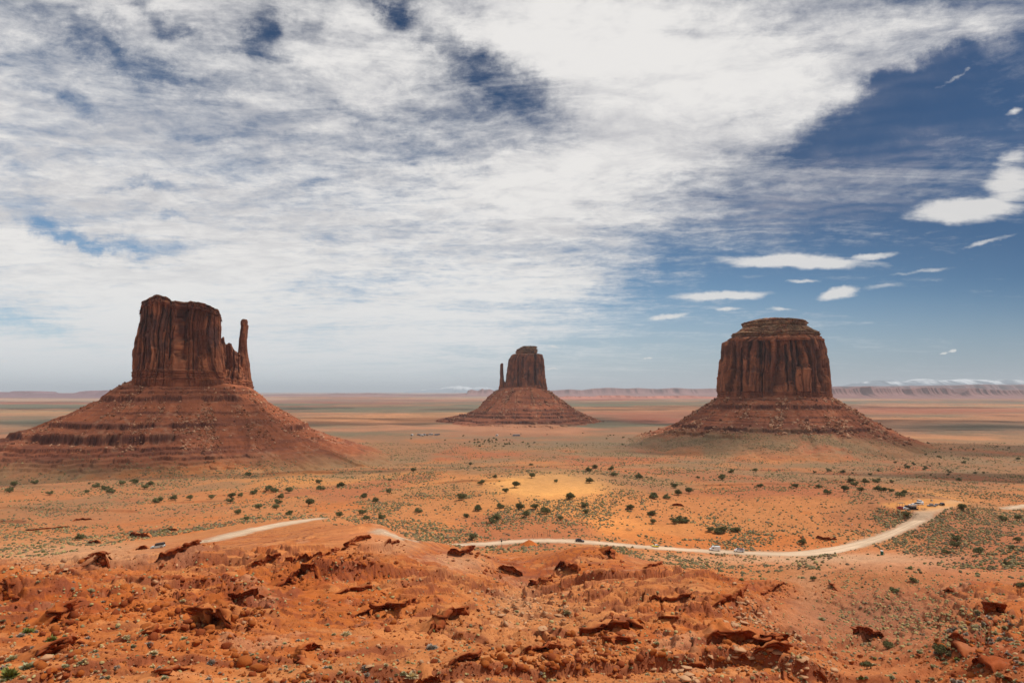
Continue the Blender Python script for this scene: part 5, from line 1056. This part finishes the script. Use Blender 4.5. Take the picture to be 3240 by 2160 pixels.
def vehicle(name, label, cat, group, px, py, heading, low, cab, glassband, L, W_, col, cabcol=None, wheel=.37, wb=(.30, .31), extras=None, on_road=True):
    """low: body side outline below the windows; cab: roof part outline; glassband: list of window outlines (x,z) in the side; heading: direction the nose points"""
    p = P3(px, py) if not isinstance(px, Vector) else px
    h = Vector((math.cos(heading), math.sin(heading), 0)); e = 1.5
    zs = []
    for q in (h * (L * .3), h * (-L * .3)):
        zs.append(max(float(HG(p.x + q.x, p.y + q.y)), road_top(p.x + q.x, p.y + q.y)) + CZ)
    t = empty(name, (p.x, p.y, (zs[0] + zs[1]) / 2 + .05)); t.rotation_euler = (0, -math.atan2(zs[0] - zs[1], L * .6), heading)
    tag(t, label, cat, group); hw = W_ / 2
    bm_obj('body', prism(low, hw, .07), col, t)
    top = max(z for x, z in cab); bot = min(z for x, z in cab)
    tp = lambda x, z: 1 - .16 * (z - bot) / (top - bot + 1e-6) * (1 if top < 2.1 else .5)
    bm_obj('cabin', prism(cab, hw * .985, .06, tp), cabcol or col, t)
    for g in glassband:
        for s in (-1, 1):
            bm = bmesh.new(); vs = [bm.verts.new((x, s * (hw * .985 * tp(x, z) + .012), z)) for x, z in g]; vs2 = [bm.verts.new((x, s * (hw * .985 * tp(x, z) - .03), z)) for x, z in g]
            n = len(g)
            for i in range(n): j = (i + 1) % n; bm.faces.new((vs[i], vs[j], vs2[j], vs2[i]))
            bm.faces.new(vs); bmesh.ops.recalc_face_normals(bm, faces=bm.faces[:]); bm_obj('window', bm, M['glass'], t)
    # windscreen and rear window follow the cab's front and back edges
    cs = sorted(cab, key=lambda q: -q[0])
    f_b = max((q for q in cab if q[1] < bot + .05), key=lambda q: q[0]); f_t = max((q for q in cab if q[1] > top - .08), key=lambda q: q[0])
    r_b = min((q for q in cab if q[1] < bot + .05), key=lambda q: q[0]); r_t = min((q for q in cab if q[1] > top - .08), key=lambda q: q[0])
    for nm, (b_, t_), sg in (('windscreen', (f_b, f_t), 1), ('rear_window', (r_b, r_t), -1)):
        bm = bmesh.new(); vs = []
        d = Vector((t_[0] - b_[0], 0, t_[1] - b_[1])); nn = Vector((d.z, 0, -d.x)).normalized() * sg * .015
        for u, s in ((.12, -1), (.12, 1), (.9, 1), (.9, -1)):
            x = b_[0] + d.x * u; z = b_[1] + d.z * u; vs.append(bm.verts.new((x + nn.x, s * hw * .86 * tp(x, z), z + nn.z)))
        bm.faces.new(vs); bmesh.ops.solidify(bm, geom=bm.faces[:], thickness=.02); bm_obj(nm, bm, M['glass'], t)
    for sx in (L * wb[0], -L * wb[1]):
        for s in (-1, 1):
            w_ = bm_obj('wheel', cyl(wheel, .24), M['tyre'], t, (sx, s * (hw - .10), wheel), (math.pi / 2, 0, 0)); bm_obj('rim', cyl(wheel * .6, .26, 14, .01), M['rim'], w_)
    for s in (-1, 1):
        zf = low_z(low, 'f'); bm_obj('headlight', box(.08, .32, .16, .02), M['lamp'], t, (L / 2 - .03, s * (hw - .28), zf)); bm_obj('tail_light', box(.06, .2, .28, .02), M['lampred'], t, (-L / 2 + .02, s * (hw - .16), zf + .1))
    bm_obj('bumper', box(.16, W_ * .92, .2, .04), M['trim'], t, (L / 2 + .02, 0, .45)); bm_obj('bumper', box(.16, W_ * .92, .2, .04), M['trim'], t, (-L / 2 - .02, 0, .48))
    if extras: extras(t, L, hw, top)
    return t
def low_z(low, s): return .78
def road_top(x, y):
    D, Z = road_near(np.array([float(x)]), np.array([float(y)])); return float(Z[0]) + .04 if D[0] < ROAD_HALF + .5 else -1e9
def road_dir(p):
    c = min(ROADW, key=lambda c: np.hypot(c[:, 0] - p.x, c[:, 1] - p.y).min()); i = int(np.hypot(c[:, 0] - p.x, c[:, 1] - p.y).argmin()); i = min(max(i, 2), len(c) - 3)
    d = c[i + 2, :2] - c[i - 2, :2]; return math.atan2(d[1], d[0]), Vector((c[i, 0], c[i, 1], c[i, 2] + CZ))
def suv(L=4.7, hgt=1.75, boxy=False):
    a = L / 2; b = 1.02 if boxy else .95
    low = [(a, .35), (a, b - .18), (a - .15, b - .04), (a - 1.25, b + .02), (-a + .05, b + .04), (-a, .4), (-a + .2, .28), (a - .2, .28)]
    if boxy: cab = [(a - 1.45, b), (a - 1.75, hgt), (-a + .10, hgt), (-a + .03, b)]
    else: cab = [(a - 1.15, b - .01), (a - 1.95, hgt - .03), (-a + .7, hgt), (-a + .35, hgt - .12), (-a + .05, b)]
    x0 = a - (1.62 if boxy else 1.75); z0, z1 = b + .06, hgt - .13
    gl = [[(x0, z0), (x0 - (.28 if boxy else .5), z1), (x0 - 1.0, z1), (x0 - 1.0, z0)], [(x0 - 1.07, z0), (x0 - 1.07, z1), (x0 - 1.95, z1), (x0 - 1.95, z0)], [(x0 - 2.02, z0), (x0 - 2.02, z1), (-a + (.3 if boxy else .75), z1), (-a + (.22 if boxy else .42), z0)]]
    return low, cab, gl
def van(L=6.0, hgt=2.6):
    a = L / 2; low = [(a, .4), (a - .03, .95), (a - .55, 1.2), (a - .95, 1.3), (-a, 1.3), (-a, .4), (-a + .2, .3), (a - .2, .3)]
    cab = [(a - .75, 1.25), (a - 1.5, hgt - .15), (a - 1.8, hgt), (-a + .15, hgt), (-a, hgt - .2), (-a, 1.25)]
    gl = [[(a - 1.2, 1.38), (a - 1.62, 1.95), (a - 2.15, 1.95), (a - 2.15, 1.3)]]
    return low, cab, gl
def roof_rack(t, L, hw, top): bm_obj('roof_rack', box(1.6, hw * 1.5, .05, .01), M['trim'], t, (-.35, 0, top + .07))
PW = paint('white_paint', (.80, .80, .78)); PI_ = paint('ice_paint', (.55, .66, .63)); PD = paint('dark_grey_paint', (.045, .047, .05)); PY = paint('yellow_paint', (.72, .60, .03)); PR = paint('red_paint', (.42, .02, .02)); PG = paint('grey_paint', (.22, .22, .23)); PK = paint('black_paint', (.02, .02, .022)); PB = paint('blue_panel', (.10, .28, .45)); PP = paint('maroon_panel', (.20, .05, .12)); PT = paint('teal_panel', (.25, .50, .50)); PSil = paint('silver_paint', (.6, .62, .64))
def extra_camper(t, L, hw, top):
    bm_obj('roof_vent', box(.5, .5, .12, .03), M['trim'], t, (.2, 0, top + .05)); bm_obj('stripe', box(L * .62, W2 * 2 + .03, .05), simple('grey_stripe', (.35, .36, .38)), t, (-.5, 0, 1.25))
    for x in (.55, .15, -.35): bm_obj('window', box(.28, hw * 2 - .07, .26, .02), M['glass'], t, (x, 0, 1.72))
W2 = 1.0
def extra_graphic(t, L, hw, top):
    bm_obj('roof_panel', box(L * .62, hw * 1.75, .05, .01), PK, t, (-.55, 0, top + .02)); bm_obj('graphic_panel', box(L * .42, hw * 2 + .02, .42, .01), PP, t, (-1.0, 0, 1.62)); bm_obj('window', box(L * .38, hw * 2 + .0, .3, .01), M['glass'], t, (-1.0, 0, 1.43 + .05))
    bm_obj('graphic_panel', box(L * .36, hw * 2 + .03, .34, .01), PB, t, (-1.1, 0, .95)); bm_obj('graphic_panel', box(L * .12, hw * 2 + .045, .3, .01), PT, t, (-2.2, 0, 1.0))
def build_vehicles():
    low, cab, gl = suv(4.7, 1.84, True)
    p = P3(500, 1733); d = R(8); vehicle('jeep', 'pale ice coloured boxy four wheel drive with black hardtop on left crest', 'car', None, p, 0, d + math.pi, low, cab, gl, 4.7, 1.9, PI_, PK, wheel=.42)
    low, cab, gl = suv(4.8, 1.72); d, p = road_dir(P3(1838, 1712)); vehicle('car', 'dark grey car driving right along the pale road', 'car', None, p + Vector((0, -1.4, 0)), 0, d, low, cab, gl, 4.8, 1.88, PD, PD, extras=roof_rack)
    low, cab, gl = suv(4.0, 1.48); d, p = road_dir(P3(2065, 1729)); vehicle('car', 'small bright yellow car with white roof on the road', 'car', None, p + Vector((0, 1.2, 0)), 0, d + math.pi, low, cab, gl, 4.1, 1.75, PY, PW, wheel=.32)
    low, cab, gl = van(5.9, 2.65); d, p = road_dir(P3(2256, 1742)); vehicle('camper_van', 'tall white camper van with small side windows on the road', 'van', None, p + Vector((0, 1.3, 0)), 0, d + math.pi - .12, low, cab, gl, 5.9, 2.0, PW, PW, wheel=.36, extras=extra_camper)
    low, cab, gl = van(5.5, 2.05); d, p = road_dir(P3(2341, 1747)); vehicle('passenger_van', 'white tour van with dark roof and coloured side panels', 'van', None, p + Vector((0, 1.2, 0)), 0, d + math.pi - .1, low, cab, gl, 5.5, 1.95, PW, PW, wheel=.36, extras=extra_graphic)
    G = 'cars parked on the sandy knoll'
    low, cab, gl = suv(4.6, 1.7); lb, cb, gb = suv(4.6, 1.82, True); ls, cs_, gs = suv(4.5, 1.5)
    vehicle('car', 'bright red parked car, leftmost in the parking area', 'car', G, 2848, 1610, R(100), lb, cb, gb, 4.4, 1.85, PR, PR)
    vehicle('car', 'white parked car right beside the red one', 'car', G, 2864, 1611, R(10), ls, cs_, gs, 4.7, 1.85, PW, PW)
    vehicle('car', 'black parked car half hidden behind the front white one', 'car', G, 2874, 1606, R(-10), low, cab, gl, 4.6, 1.85, PK, PK)
    vehicle('car', 'silver white sedan in the middle of the parking area', 'car', G, 2887, 1600, R(175), ls, cs_, gs, 4.8, 1.85, PW, PW)
    vehicle('car', 'white and black parked car just behind the silver white sedan', 'car', G, 2898, 1597, R(165), low, cab, gl, 4.6, 1.85, PW, PK)
    vehicle('car', 'white parked car turned to face right', 'car', G, 2911, 1596, R(-20), low, cab, gl, 4.7, 1.9, PW, PW)
    vehicle('car', 'rearmost white parked car at the top of the group', 'car', G, 2912, 1590, R(-80), lb, cb, gb, 4.7, 1.9, PW, PW)
    pl = [(2.7, .45), (2.7, .95), (2.5, 1.05), (1.4, 1.1), (-2.7, 1.1), (-2.75, .5), (-2.5, .35), (2.5, .35)]; pc = [(1.45, 1.05), (.85, 1.85), (-.75, 1.85), (-.95, 1.05)]; pg = [[(1.05, 1.15), (.75, 1.7), (.1, 1.7), (.1, 1.15)], [(0, 1.15), (0, 1.7), (-.65, 1.7), (-.75, 1.15)]]
    vehicle('pickup_truck', 'grey pickup truck parked apart on the right', 'truck', G, 2948, 1602, R(172), pl, pc, pg, 5.5, 1.95, PG, PG, wheel=.4)
    vehicle('car', 'black parked car seen from behind, rightmost of the group', 'car', G, 2980, 1598, R(84), lb, cb, gb, 4.6, 1.9, PK, PK)
    p = P3(2964, 1599); t = tag(empty('trailer', p, R(172)), 'small grey trailer behind the grey pickup truck', 'trailer'); bm_obj('box', box(2.2, 1.5, .8, .05), PG, t, (0, 0, .95)); bm_obj('drawbar', box(1.2, .1, .1), M['trim'], t, (1.6, 0, .5))
    for s in (-1, 1): w_ = bm_obj('wheel', cyl(.3, .18), M['tyre'], t, (0, s * .8, .3), (math.pi / 2, 0, 0))
    # vendor stall in front of the cars
    p = P3(2891, 1612); t = tag(empty('vendor_stall', p, R(2)), 'long dark open vendor stall in front of the parked cars', 'stall'); wd = simple('dark_weathered_wood', (.06, .045, .04))
    bm_obj('roof', box(5.4, 2.4, .12, .02), wd, t, (0, 0, 2.1), (R(4), 0, 0)); bm_obj('counter', box(5.0, .6, .9, .02), wd, t, (0, -.8, .45)); bm_obj('back_wall', box(5.2, .08, 2.0), wd, t, (0, 1.0, 1.0))
    for x in (-2.5, -.9, .9, 2.5): bm_obj('post', box(.12, .12, 2.1), wd, t, (x, -1.05, 1.05))
    p = P3(2851, 1602); t = tag(empty('shade_frame', p, R(5)), 'brown shade frame standing behind the red car', 'shelter'); bm_obj('roof', box(4.2, 3, .12, .02), M['bark'], t, (0, 0, 2.5))
    for x in (-1.9, 1.9):
        for y in (-1.3, 1.3): bm_obj('post', box(.14, .14, 2.5), M['bark'], t, (x, y, 1.25))
build_vehicles()

# ------------------------------------------------------------------ small things
def build_small():
    wood = simple('grey_post_wood', (.13, .10, .08)); redp = simple('orange_marker', (.6, .15, .05)); white = simple('white_board', (.75, .74, .7)); green = simple('toilet_green_plastic', (.02, .10, .07), .5)
    p = P3(2791, 1755); t = tag(empty('portable_toilet', p, R(35)), 'dark green portable toilet with white roof beside the dirt lot', 'toilet')
    bm_obj('cabin_walls', box(1.2, 1.2, 2.1, .06), green, t, (0, 0, 1.15)); bm_obj('door', box(.86, .05, 1.8, .02), simple('toilet_door', (.03, .15, .10), .5), t, (0, -.61, 1.1)); bm_obj('base', box(1.26, 1.26, .14, .02), M['trim'], t, (0, 0, .07))
    rb = prism([(-.68, 2.18), (.68, 2.18), (.60, 2.34), (.3, 2.44), (-.3, 2.44), (-.60, 2.34)], .68, .03); bm_obj('roof', rb, white, t); bm_obj('vent_pipe', cyl(.06, .4, 10, 0), white, t, (.42, .42, 2.5))
    # fence posts behind the road
    items = []; L = []
    for i, (px, py, h) in enumerate([(1664,1698,1.0),(1685,1699,1.5),(1701,1698,3.6),(1713,1696,1.3),(1721,1696,1.5),(1733,1696,3.4),(1735,1697,1.4),(1739,1696,3.5),(1692,1698,1.0)]):
        p = P3(px, py); o = bm_obj('fence_post', prism([(-.09, -.2), (.09, -.2), (.07, h), (.0, h + .1), (-.07, h)], .08, .02), wood, None, p); L.append((px, h, o))
    L.sort(key=lambda q: q[0])
    for i, (px, h, o) in enumerate(L): tag(o, ('tall' if h > 2 else 'short') + ' wooden post by the road, ' + ('leftmost' if i == 0 else 'rightmost' if i == len(L) - 1 else ORD[i] + ' from the left') + ' of the row', 'post', 'fence posts beside the road')
    p = P3(1714, 1695); t = tag(empty('marker_sign', p), 'small orange marker among the fence posts', 'sign'); bm_obj('board', box(.7, .05, .7, .01), redp, t, (0, 0, 1.0)); bm_obj('post', box(.08, .08, 1.0), wood, t, (0, .06, .5))
    p = P3(1587, 1723); t = tag(empty('road_sign', p), 'lone dark sign post at the near edge of the road bend', 'sign'); bm_obj('board', box(.75, .06, .95, .02), M['trim'], t, (0, 0, 2.1)); bm_obj('post', box(.12, .1, 2.0), wood, t, (0, .04, .9))
    # poles and boards around the parking area
    for px, py, h, lb in ((2813, 1595, 1.5, 'short brown post on the sand left of the parked cars'), (2790, 1603, 1.2, 'short brown post furthest left of the parking area')):
        p = P3(px, py); tag(bm_obj('wooden_post', prism([(-.16, -.2), (.16, -.2), (.13, h), (-.13, h)], .14, .03), wood, None, p), lb, 'post')
    p = P3(2888, 1590); t = tag(empty('flag_pole', p), 'thin tall pole with a small box at its top behind the parked cars', 'pole'); bm_obj('pole', cyl(.06, 4.4, 10, 0), wood, t, (0, 0, 2.2)); bm_obj('box', box(.45, .3, .4, .03), M['trim'], t, (.1, 0, 4.2))
    p = P3(2895, 1584); t = tag(empty('rail', p), 'low wooden hitching rail on the sand behind the pole', 'rail'); bm_obj('bar', box(3.0, .16, .16, .03), wood, t, (0, 0, 1.0))
    for s in (-1, 1): bm_obj('post', box(.14, .14, 1.0), wood, t, (s * 1.3, 0, .45))
    p = P3(2942, 1594); t = tag(empty('rail', p, R(-3)), 'long pale wooden rail behind the grey pickup truck', 'rail'); pw = simple('pale_rail_wood', (.45, .30, .18)); bm_obj('bar', box(5.6, .2, .2, .04), pw, t, (0, 0, .7))
    for s in (-1, 0, 1): bm_obj('post', box(.16, .16, .7), pw, t, (s * 2.6, 0, .3))
    p = P3(2948, 1587); t = tag(empty('notice_board', p), 'notice board with dark and pale halves above the parking area', 'sign'); bm_obj('dark_panel', box(.7, .1, 1.3, .02), M['trim'], t, (-.4, 0, 1.1)); bm_obj('pale_panel', box(.6, .1, 1.3, .02), white, t, (.32, 0, 1.1))
    for s in (-1, 1): bm_obj('post', box(.1, .1, 1.8), wood, t, (s * .72, .1, .9))
    # walker among the bushes
    build_person(P3(2696, 1664))
    # small dirt mound by the road
    p = P3(1674, 1724); n = 48; m = 26; th = np.linspace(0, 2 * np.pi, n, endpoint=False); q = np.linspace(0, 1, m); X = q[:, None] * np.cos(th) * 6.2; Y = q[:, None] * np.sin(th) * 5.0
    Zm = 3.0 * (1 - q[:, None]) ** 1.15 + .35 * fbm(X / 1.6, Y / 1.6, 3, 9) * (1 - q[:, None] * .7) - .3 * q[:, None] ** 4
    c = np.tile(RED * 1.05, (n * m, 1)) * (1 + .25 * fbm(X.ravel(), Y.ravel(), 3, 4))[:, None]
    o = mesh_np('dirt_mound', np.stack([X, Y, Zm], -1).reshape(-1, 3), grid_faces(m, n, True), M['ground'], c); o.location = p; tag(o, 'pointed red dirt mound standing at the near road edge', 'mound')
    # far village
    wallm = [simple('pale_house_wall', (.62, .58, .52)), simple('tan_house_wall', (.42, .33, .25)), simple('grey_house_wall', (.3, .3, .31))]; roofm = [simple('light_roof', (.6, .6, .6)), simple('grey_roof', (.22, .23, .25)), simple('brown_roof', (.2, .12, .09))]
    V = [(1303,1378,7,0,0),(1325,1377,8,1,1),(1334,1379,9,0,0),(1343,1377,7,2,1),(1353,1378,8,1,2),(1360,1376,8,0,1),(1367,1376,6,2,0),(1380,1377,10,2,1),(1388,1376,7,1,1),(1572,1379,7,0,0),(1634,1379,22,2,1)]
    lbs = ['lone white house at the left end of the far village','tan house, second building from the village left end','small white house with bright roof in the village','dark grey house between two pale village houses','tan house with brown roof in the village middle','white house with grey roof in the village middle','small grey house with light roof in the village','long grey house near the village right end','tan house at the right end of the far village','white house in the far grove, left of the long building','long low grey building right of the far grove']
    for (px, py, w, a, b), lb in zip(V, lbs):
        p = P3(px, py); t = tag(empty('house', p, R(rr_.uniform(-20, 20))), lb, 'house', 'far houses on the valley floor'); d_ = w * .6 if w < 15 else 9
        bm_obj('wall', box(w, d_, 3.4), wallm[a], t, (0, 0, 1.7)); bm_obj('roof', prism([(-w / 2 - .4, 3.4), (w / 2 + .4, 3.4), (w / 2 - w * .12, 4.9), (-w / 2 + w * .12, 4.9)], d_ / 2 + .5, 0), roofm[b], t)
        bm_obj('door', box(1.1, .1, 2.1), wallm[2] if a != 2 else wallm[0], t, (-w * .1, -d_ / 2 - .05, 1.05))
        for s in (-.32, .28): bm_obj('window', box(1.3, .1, 1.1), M['glass'], t, (w * s, -d_ / 2 - .05, 1.9))
rr_ = random.Random(4)
def build_person(p):
    J = {'pelvis': (0, 0, .95, .15), 'belly': (0, 0, 1.12, .145), 'chest': (0, .01, 1.34, .16), 'neck': (0, 0, 1.52, .06), 'head': (0, -.02, 1.66, .095), 'top': (0, -.01, 1.75, .07),
         'shl': (.19, 0, 1.43, .06), 'ell': (.27, .03, 1.15, .045), 'hal': (.26, -.10, .92, .035), 'shr': (-.19, 0, 1.43, .06), 'elr': (-.27, .02, 1.16, .045), 'har': (-.28, -.12, .93, .035),
         'hil': (.10, 0, .88, .10), 'knl': (.12, -.08, .50, .065), 'anl': (.12, .02, .09, .045), 'tol': (.12, -.14, .05, .045), 'hir': (-.10, 0, .88, .10), 'knr': (-.12, .02, .49, .065), 'anr': (-.12, .16, .10, .045), 'tor': (-.12, .02, .05, .045)}
    E = [('pelvis', 'belly'), ('belly', 'chest'), ('chest', 'neck'), ('neck', 'head'), ('head', 'top'), ('chest', 'shl'), ('shl', 'ell'), ('ell', 'hal'), ('chest', 'shr'), ('shr', 'elr'), ('elr', 'har'), ('pelvis', 'hil'), ('hil', 'knl'), ('knl', 'anl'), ('anl', 'tol'), ('pelvis', 'hir'), ('hir', 'knr'), ('knr', 'anr'), ('anr', 'tor')]
    names = list(J); me = bpy.data.meshes.new('person'); me.from_pydata([J[k][:3] for k in names], [(names.index(a), names.index(b)) for a, b in E], [])
    o = bpy.data.objects.new('person', me); COL.objects.link(o); o.location = p; o.rotation_euler = (0, 0, .5)
    sk = o.modifiers.new('skin', 'SKIN'); sub = o.modifiers.new('smooth', 'SUBSURF'); sub.levels = 1; sub.render_levels = 1
    for i, k in enumerate(names): me.skin_vertices[0].data[i].radius = (J[k][3], J[k][3]); me.skin_vertices[0].data[i].use_root = (k == 'pelvis')
    m, t, b = mat_new('walker_cloth_and_skin'); tcn = NN(t, 'ShaderNodeTexCoord'); sp = NN(t, 'ShaderNodeSeparateXYZ'); t.links.new(tcn.outputs['Object'], sp.inputs[0]); z = sp.outputs[2]
    c = mixc(t, mth(t, 'GREATER_THAN', z, .96), (.03, .035, .08), (.75, .76, .8)); c = mixc(t, mth(t, 'GREATER_THAN', z, 1.5), c, (.42, .25, .17)); c = mixc(t, mth(t, 'GREATER_THAN', z, 1.70), c, (.75, .74, .7)); t.links.new(c, b.inputs['Base Color']); me.materials.append(m)
    tag(o, 'person in white shirt and dark trousers walking among the bushes', 'person')
build_small(); print('small', _t.time() - _T0)

# ------------------------------------------------------------------ clouds added overhead, out of view, to shade parts of the valley
def build_shade_clouds():
    m = bpy.data.materials.new('shade_cloud_vapour'); m.use_nodes = True; t = m.node_tree; t.nodes.clear()
    g = NN(t, 'ShaderNodeNewGeometry'); n = noise(t, g.outputs['Position'], .0035, 5, .6); a = ramp(t, n, .36, .62, .0, .55)
    df = NN(t, 'ShaderNodeBsdfDiffuse'); df.inputs[0].default_value = (.9, .9, .92, 1); tr = NN(t, 'ShaderNodeBsdfTransparent'); mx = NN(t, 'ShaderNodeMixShader')
    t.links.new(a, mx.inputs[0]); t.links.new(tr.outputs[0], mx.inputs[1]); t.links.new(df.outputs[0], mx.inputs[2]); o_ = NN(t, 'ShaderNodeOutputMaterial'); t.links.new(mx.outputs[0], o_.inputs[0])
    hgt = 3900.; off = sdir * (hgt / sdir.z)
    for gx, gy, rx, ry in SHADES:
        v, f = [], []
        N_, M_ = 40, 20; th = np.linspace(0, 2 * np.pi, N_, endpoint=False); ph = np.linspace(-np.pi / 2, np.pi / 2, M_)
        X = np.cos(ph)[:, None] * np.cos(th); Y = np.cos(ph)[:, None] * np.sin(th); Z = np.sin(ph)[:, None] + 0 * th
        d = 1 + .22 * fbm(X * 2 + gx, Y * 2 + Z, 4, 5)
        V = np.stack([X * rx * d, Y * ry * d, np.maximum(Z, -.35) * 130 * d], -1).reshape(-1, 3); o = mesh_np('shade_clouds', V, grid_faces(M_, N_, True), m, None, True)
        o.location = (gx + off.x, gy + off.y, hgt + 60); tag(o, 'high cloud added out of view to shade the valley', None, None, 'stuff')
SHADES = [(-640, 1130, 460, 170), (760, 1540, 540, 200), (40, 3000, 600, 500), (-1200, 2900, 900, 500), (1500, 2700, 900, 450), (900, 950, 480, 130), (-330, 900, 380, 90), (-2600, 5200, 1500, 500), (2300, 5600, 1700, 500), (300, 4900, 900, 380)]
build_shade_clouds()

# ------------------------------------------------------------------ haze
def build_haze():
    bm = bmesh.new(); bmesh.ops.create_cube(bm, size=1.0)
    me = bpy.data.meshes.new('haze')
    for v in bm.verts: v.co = ((v.co.x) * 460000, (v.co.y) * 460000, -40 if v.co.z < 0 else 1150)
    bm.to_mesh(me); bm.free(); o = bpy.data.objects.new('haze', me); COL.objects.link(o)
    m = bpy.data.materials.new('haze_air'); m.use_nodes = True; t = m.node_tree; t.nodes.clear()
    pv = NN(t, 'ShaderNodeVolumePrincipled'); pv.inputs['Color'].default_value = (.86, .93, 1.0, 1); pv.inputs['Density'].default_value = HAZE; pv.inputs['Anisotropy'].default_value = 0.0
    out = NN(t, 'ShaderNodeOutputMaterial'); t.links.new(pv.outputs[0], out.inputs['Volume'])
    me.materials.append(m); tag(o, 'thin blue air haze over the valley', None, None, 'stuff')
HAZE = 2.2e-5
build_haze()
print('total', _t.time() - _T0)
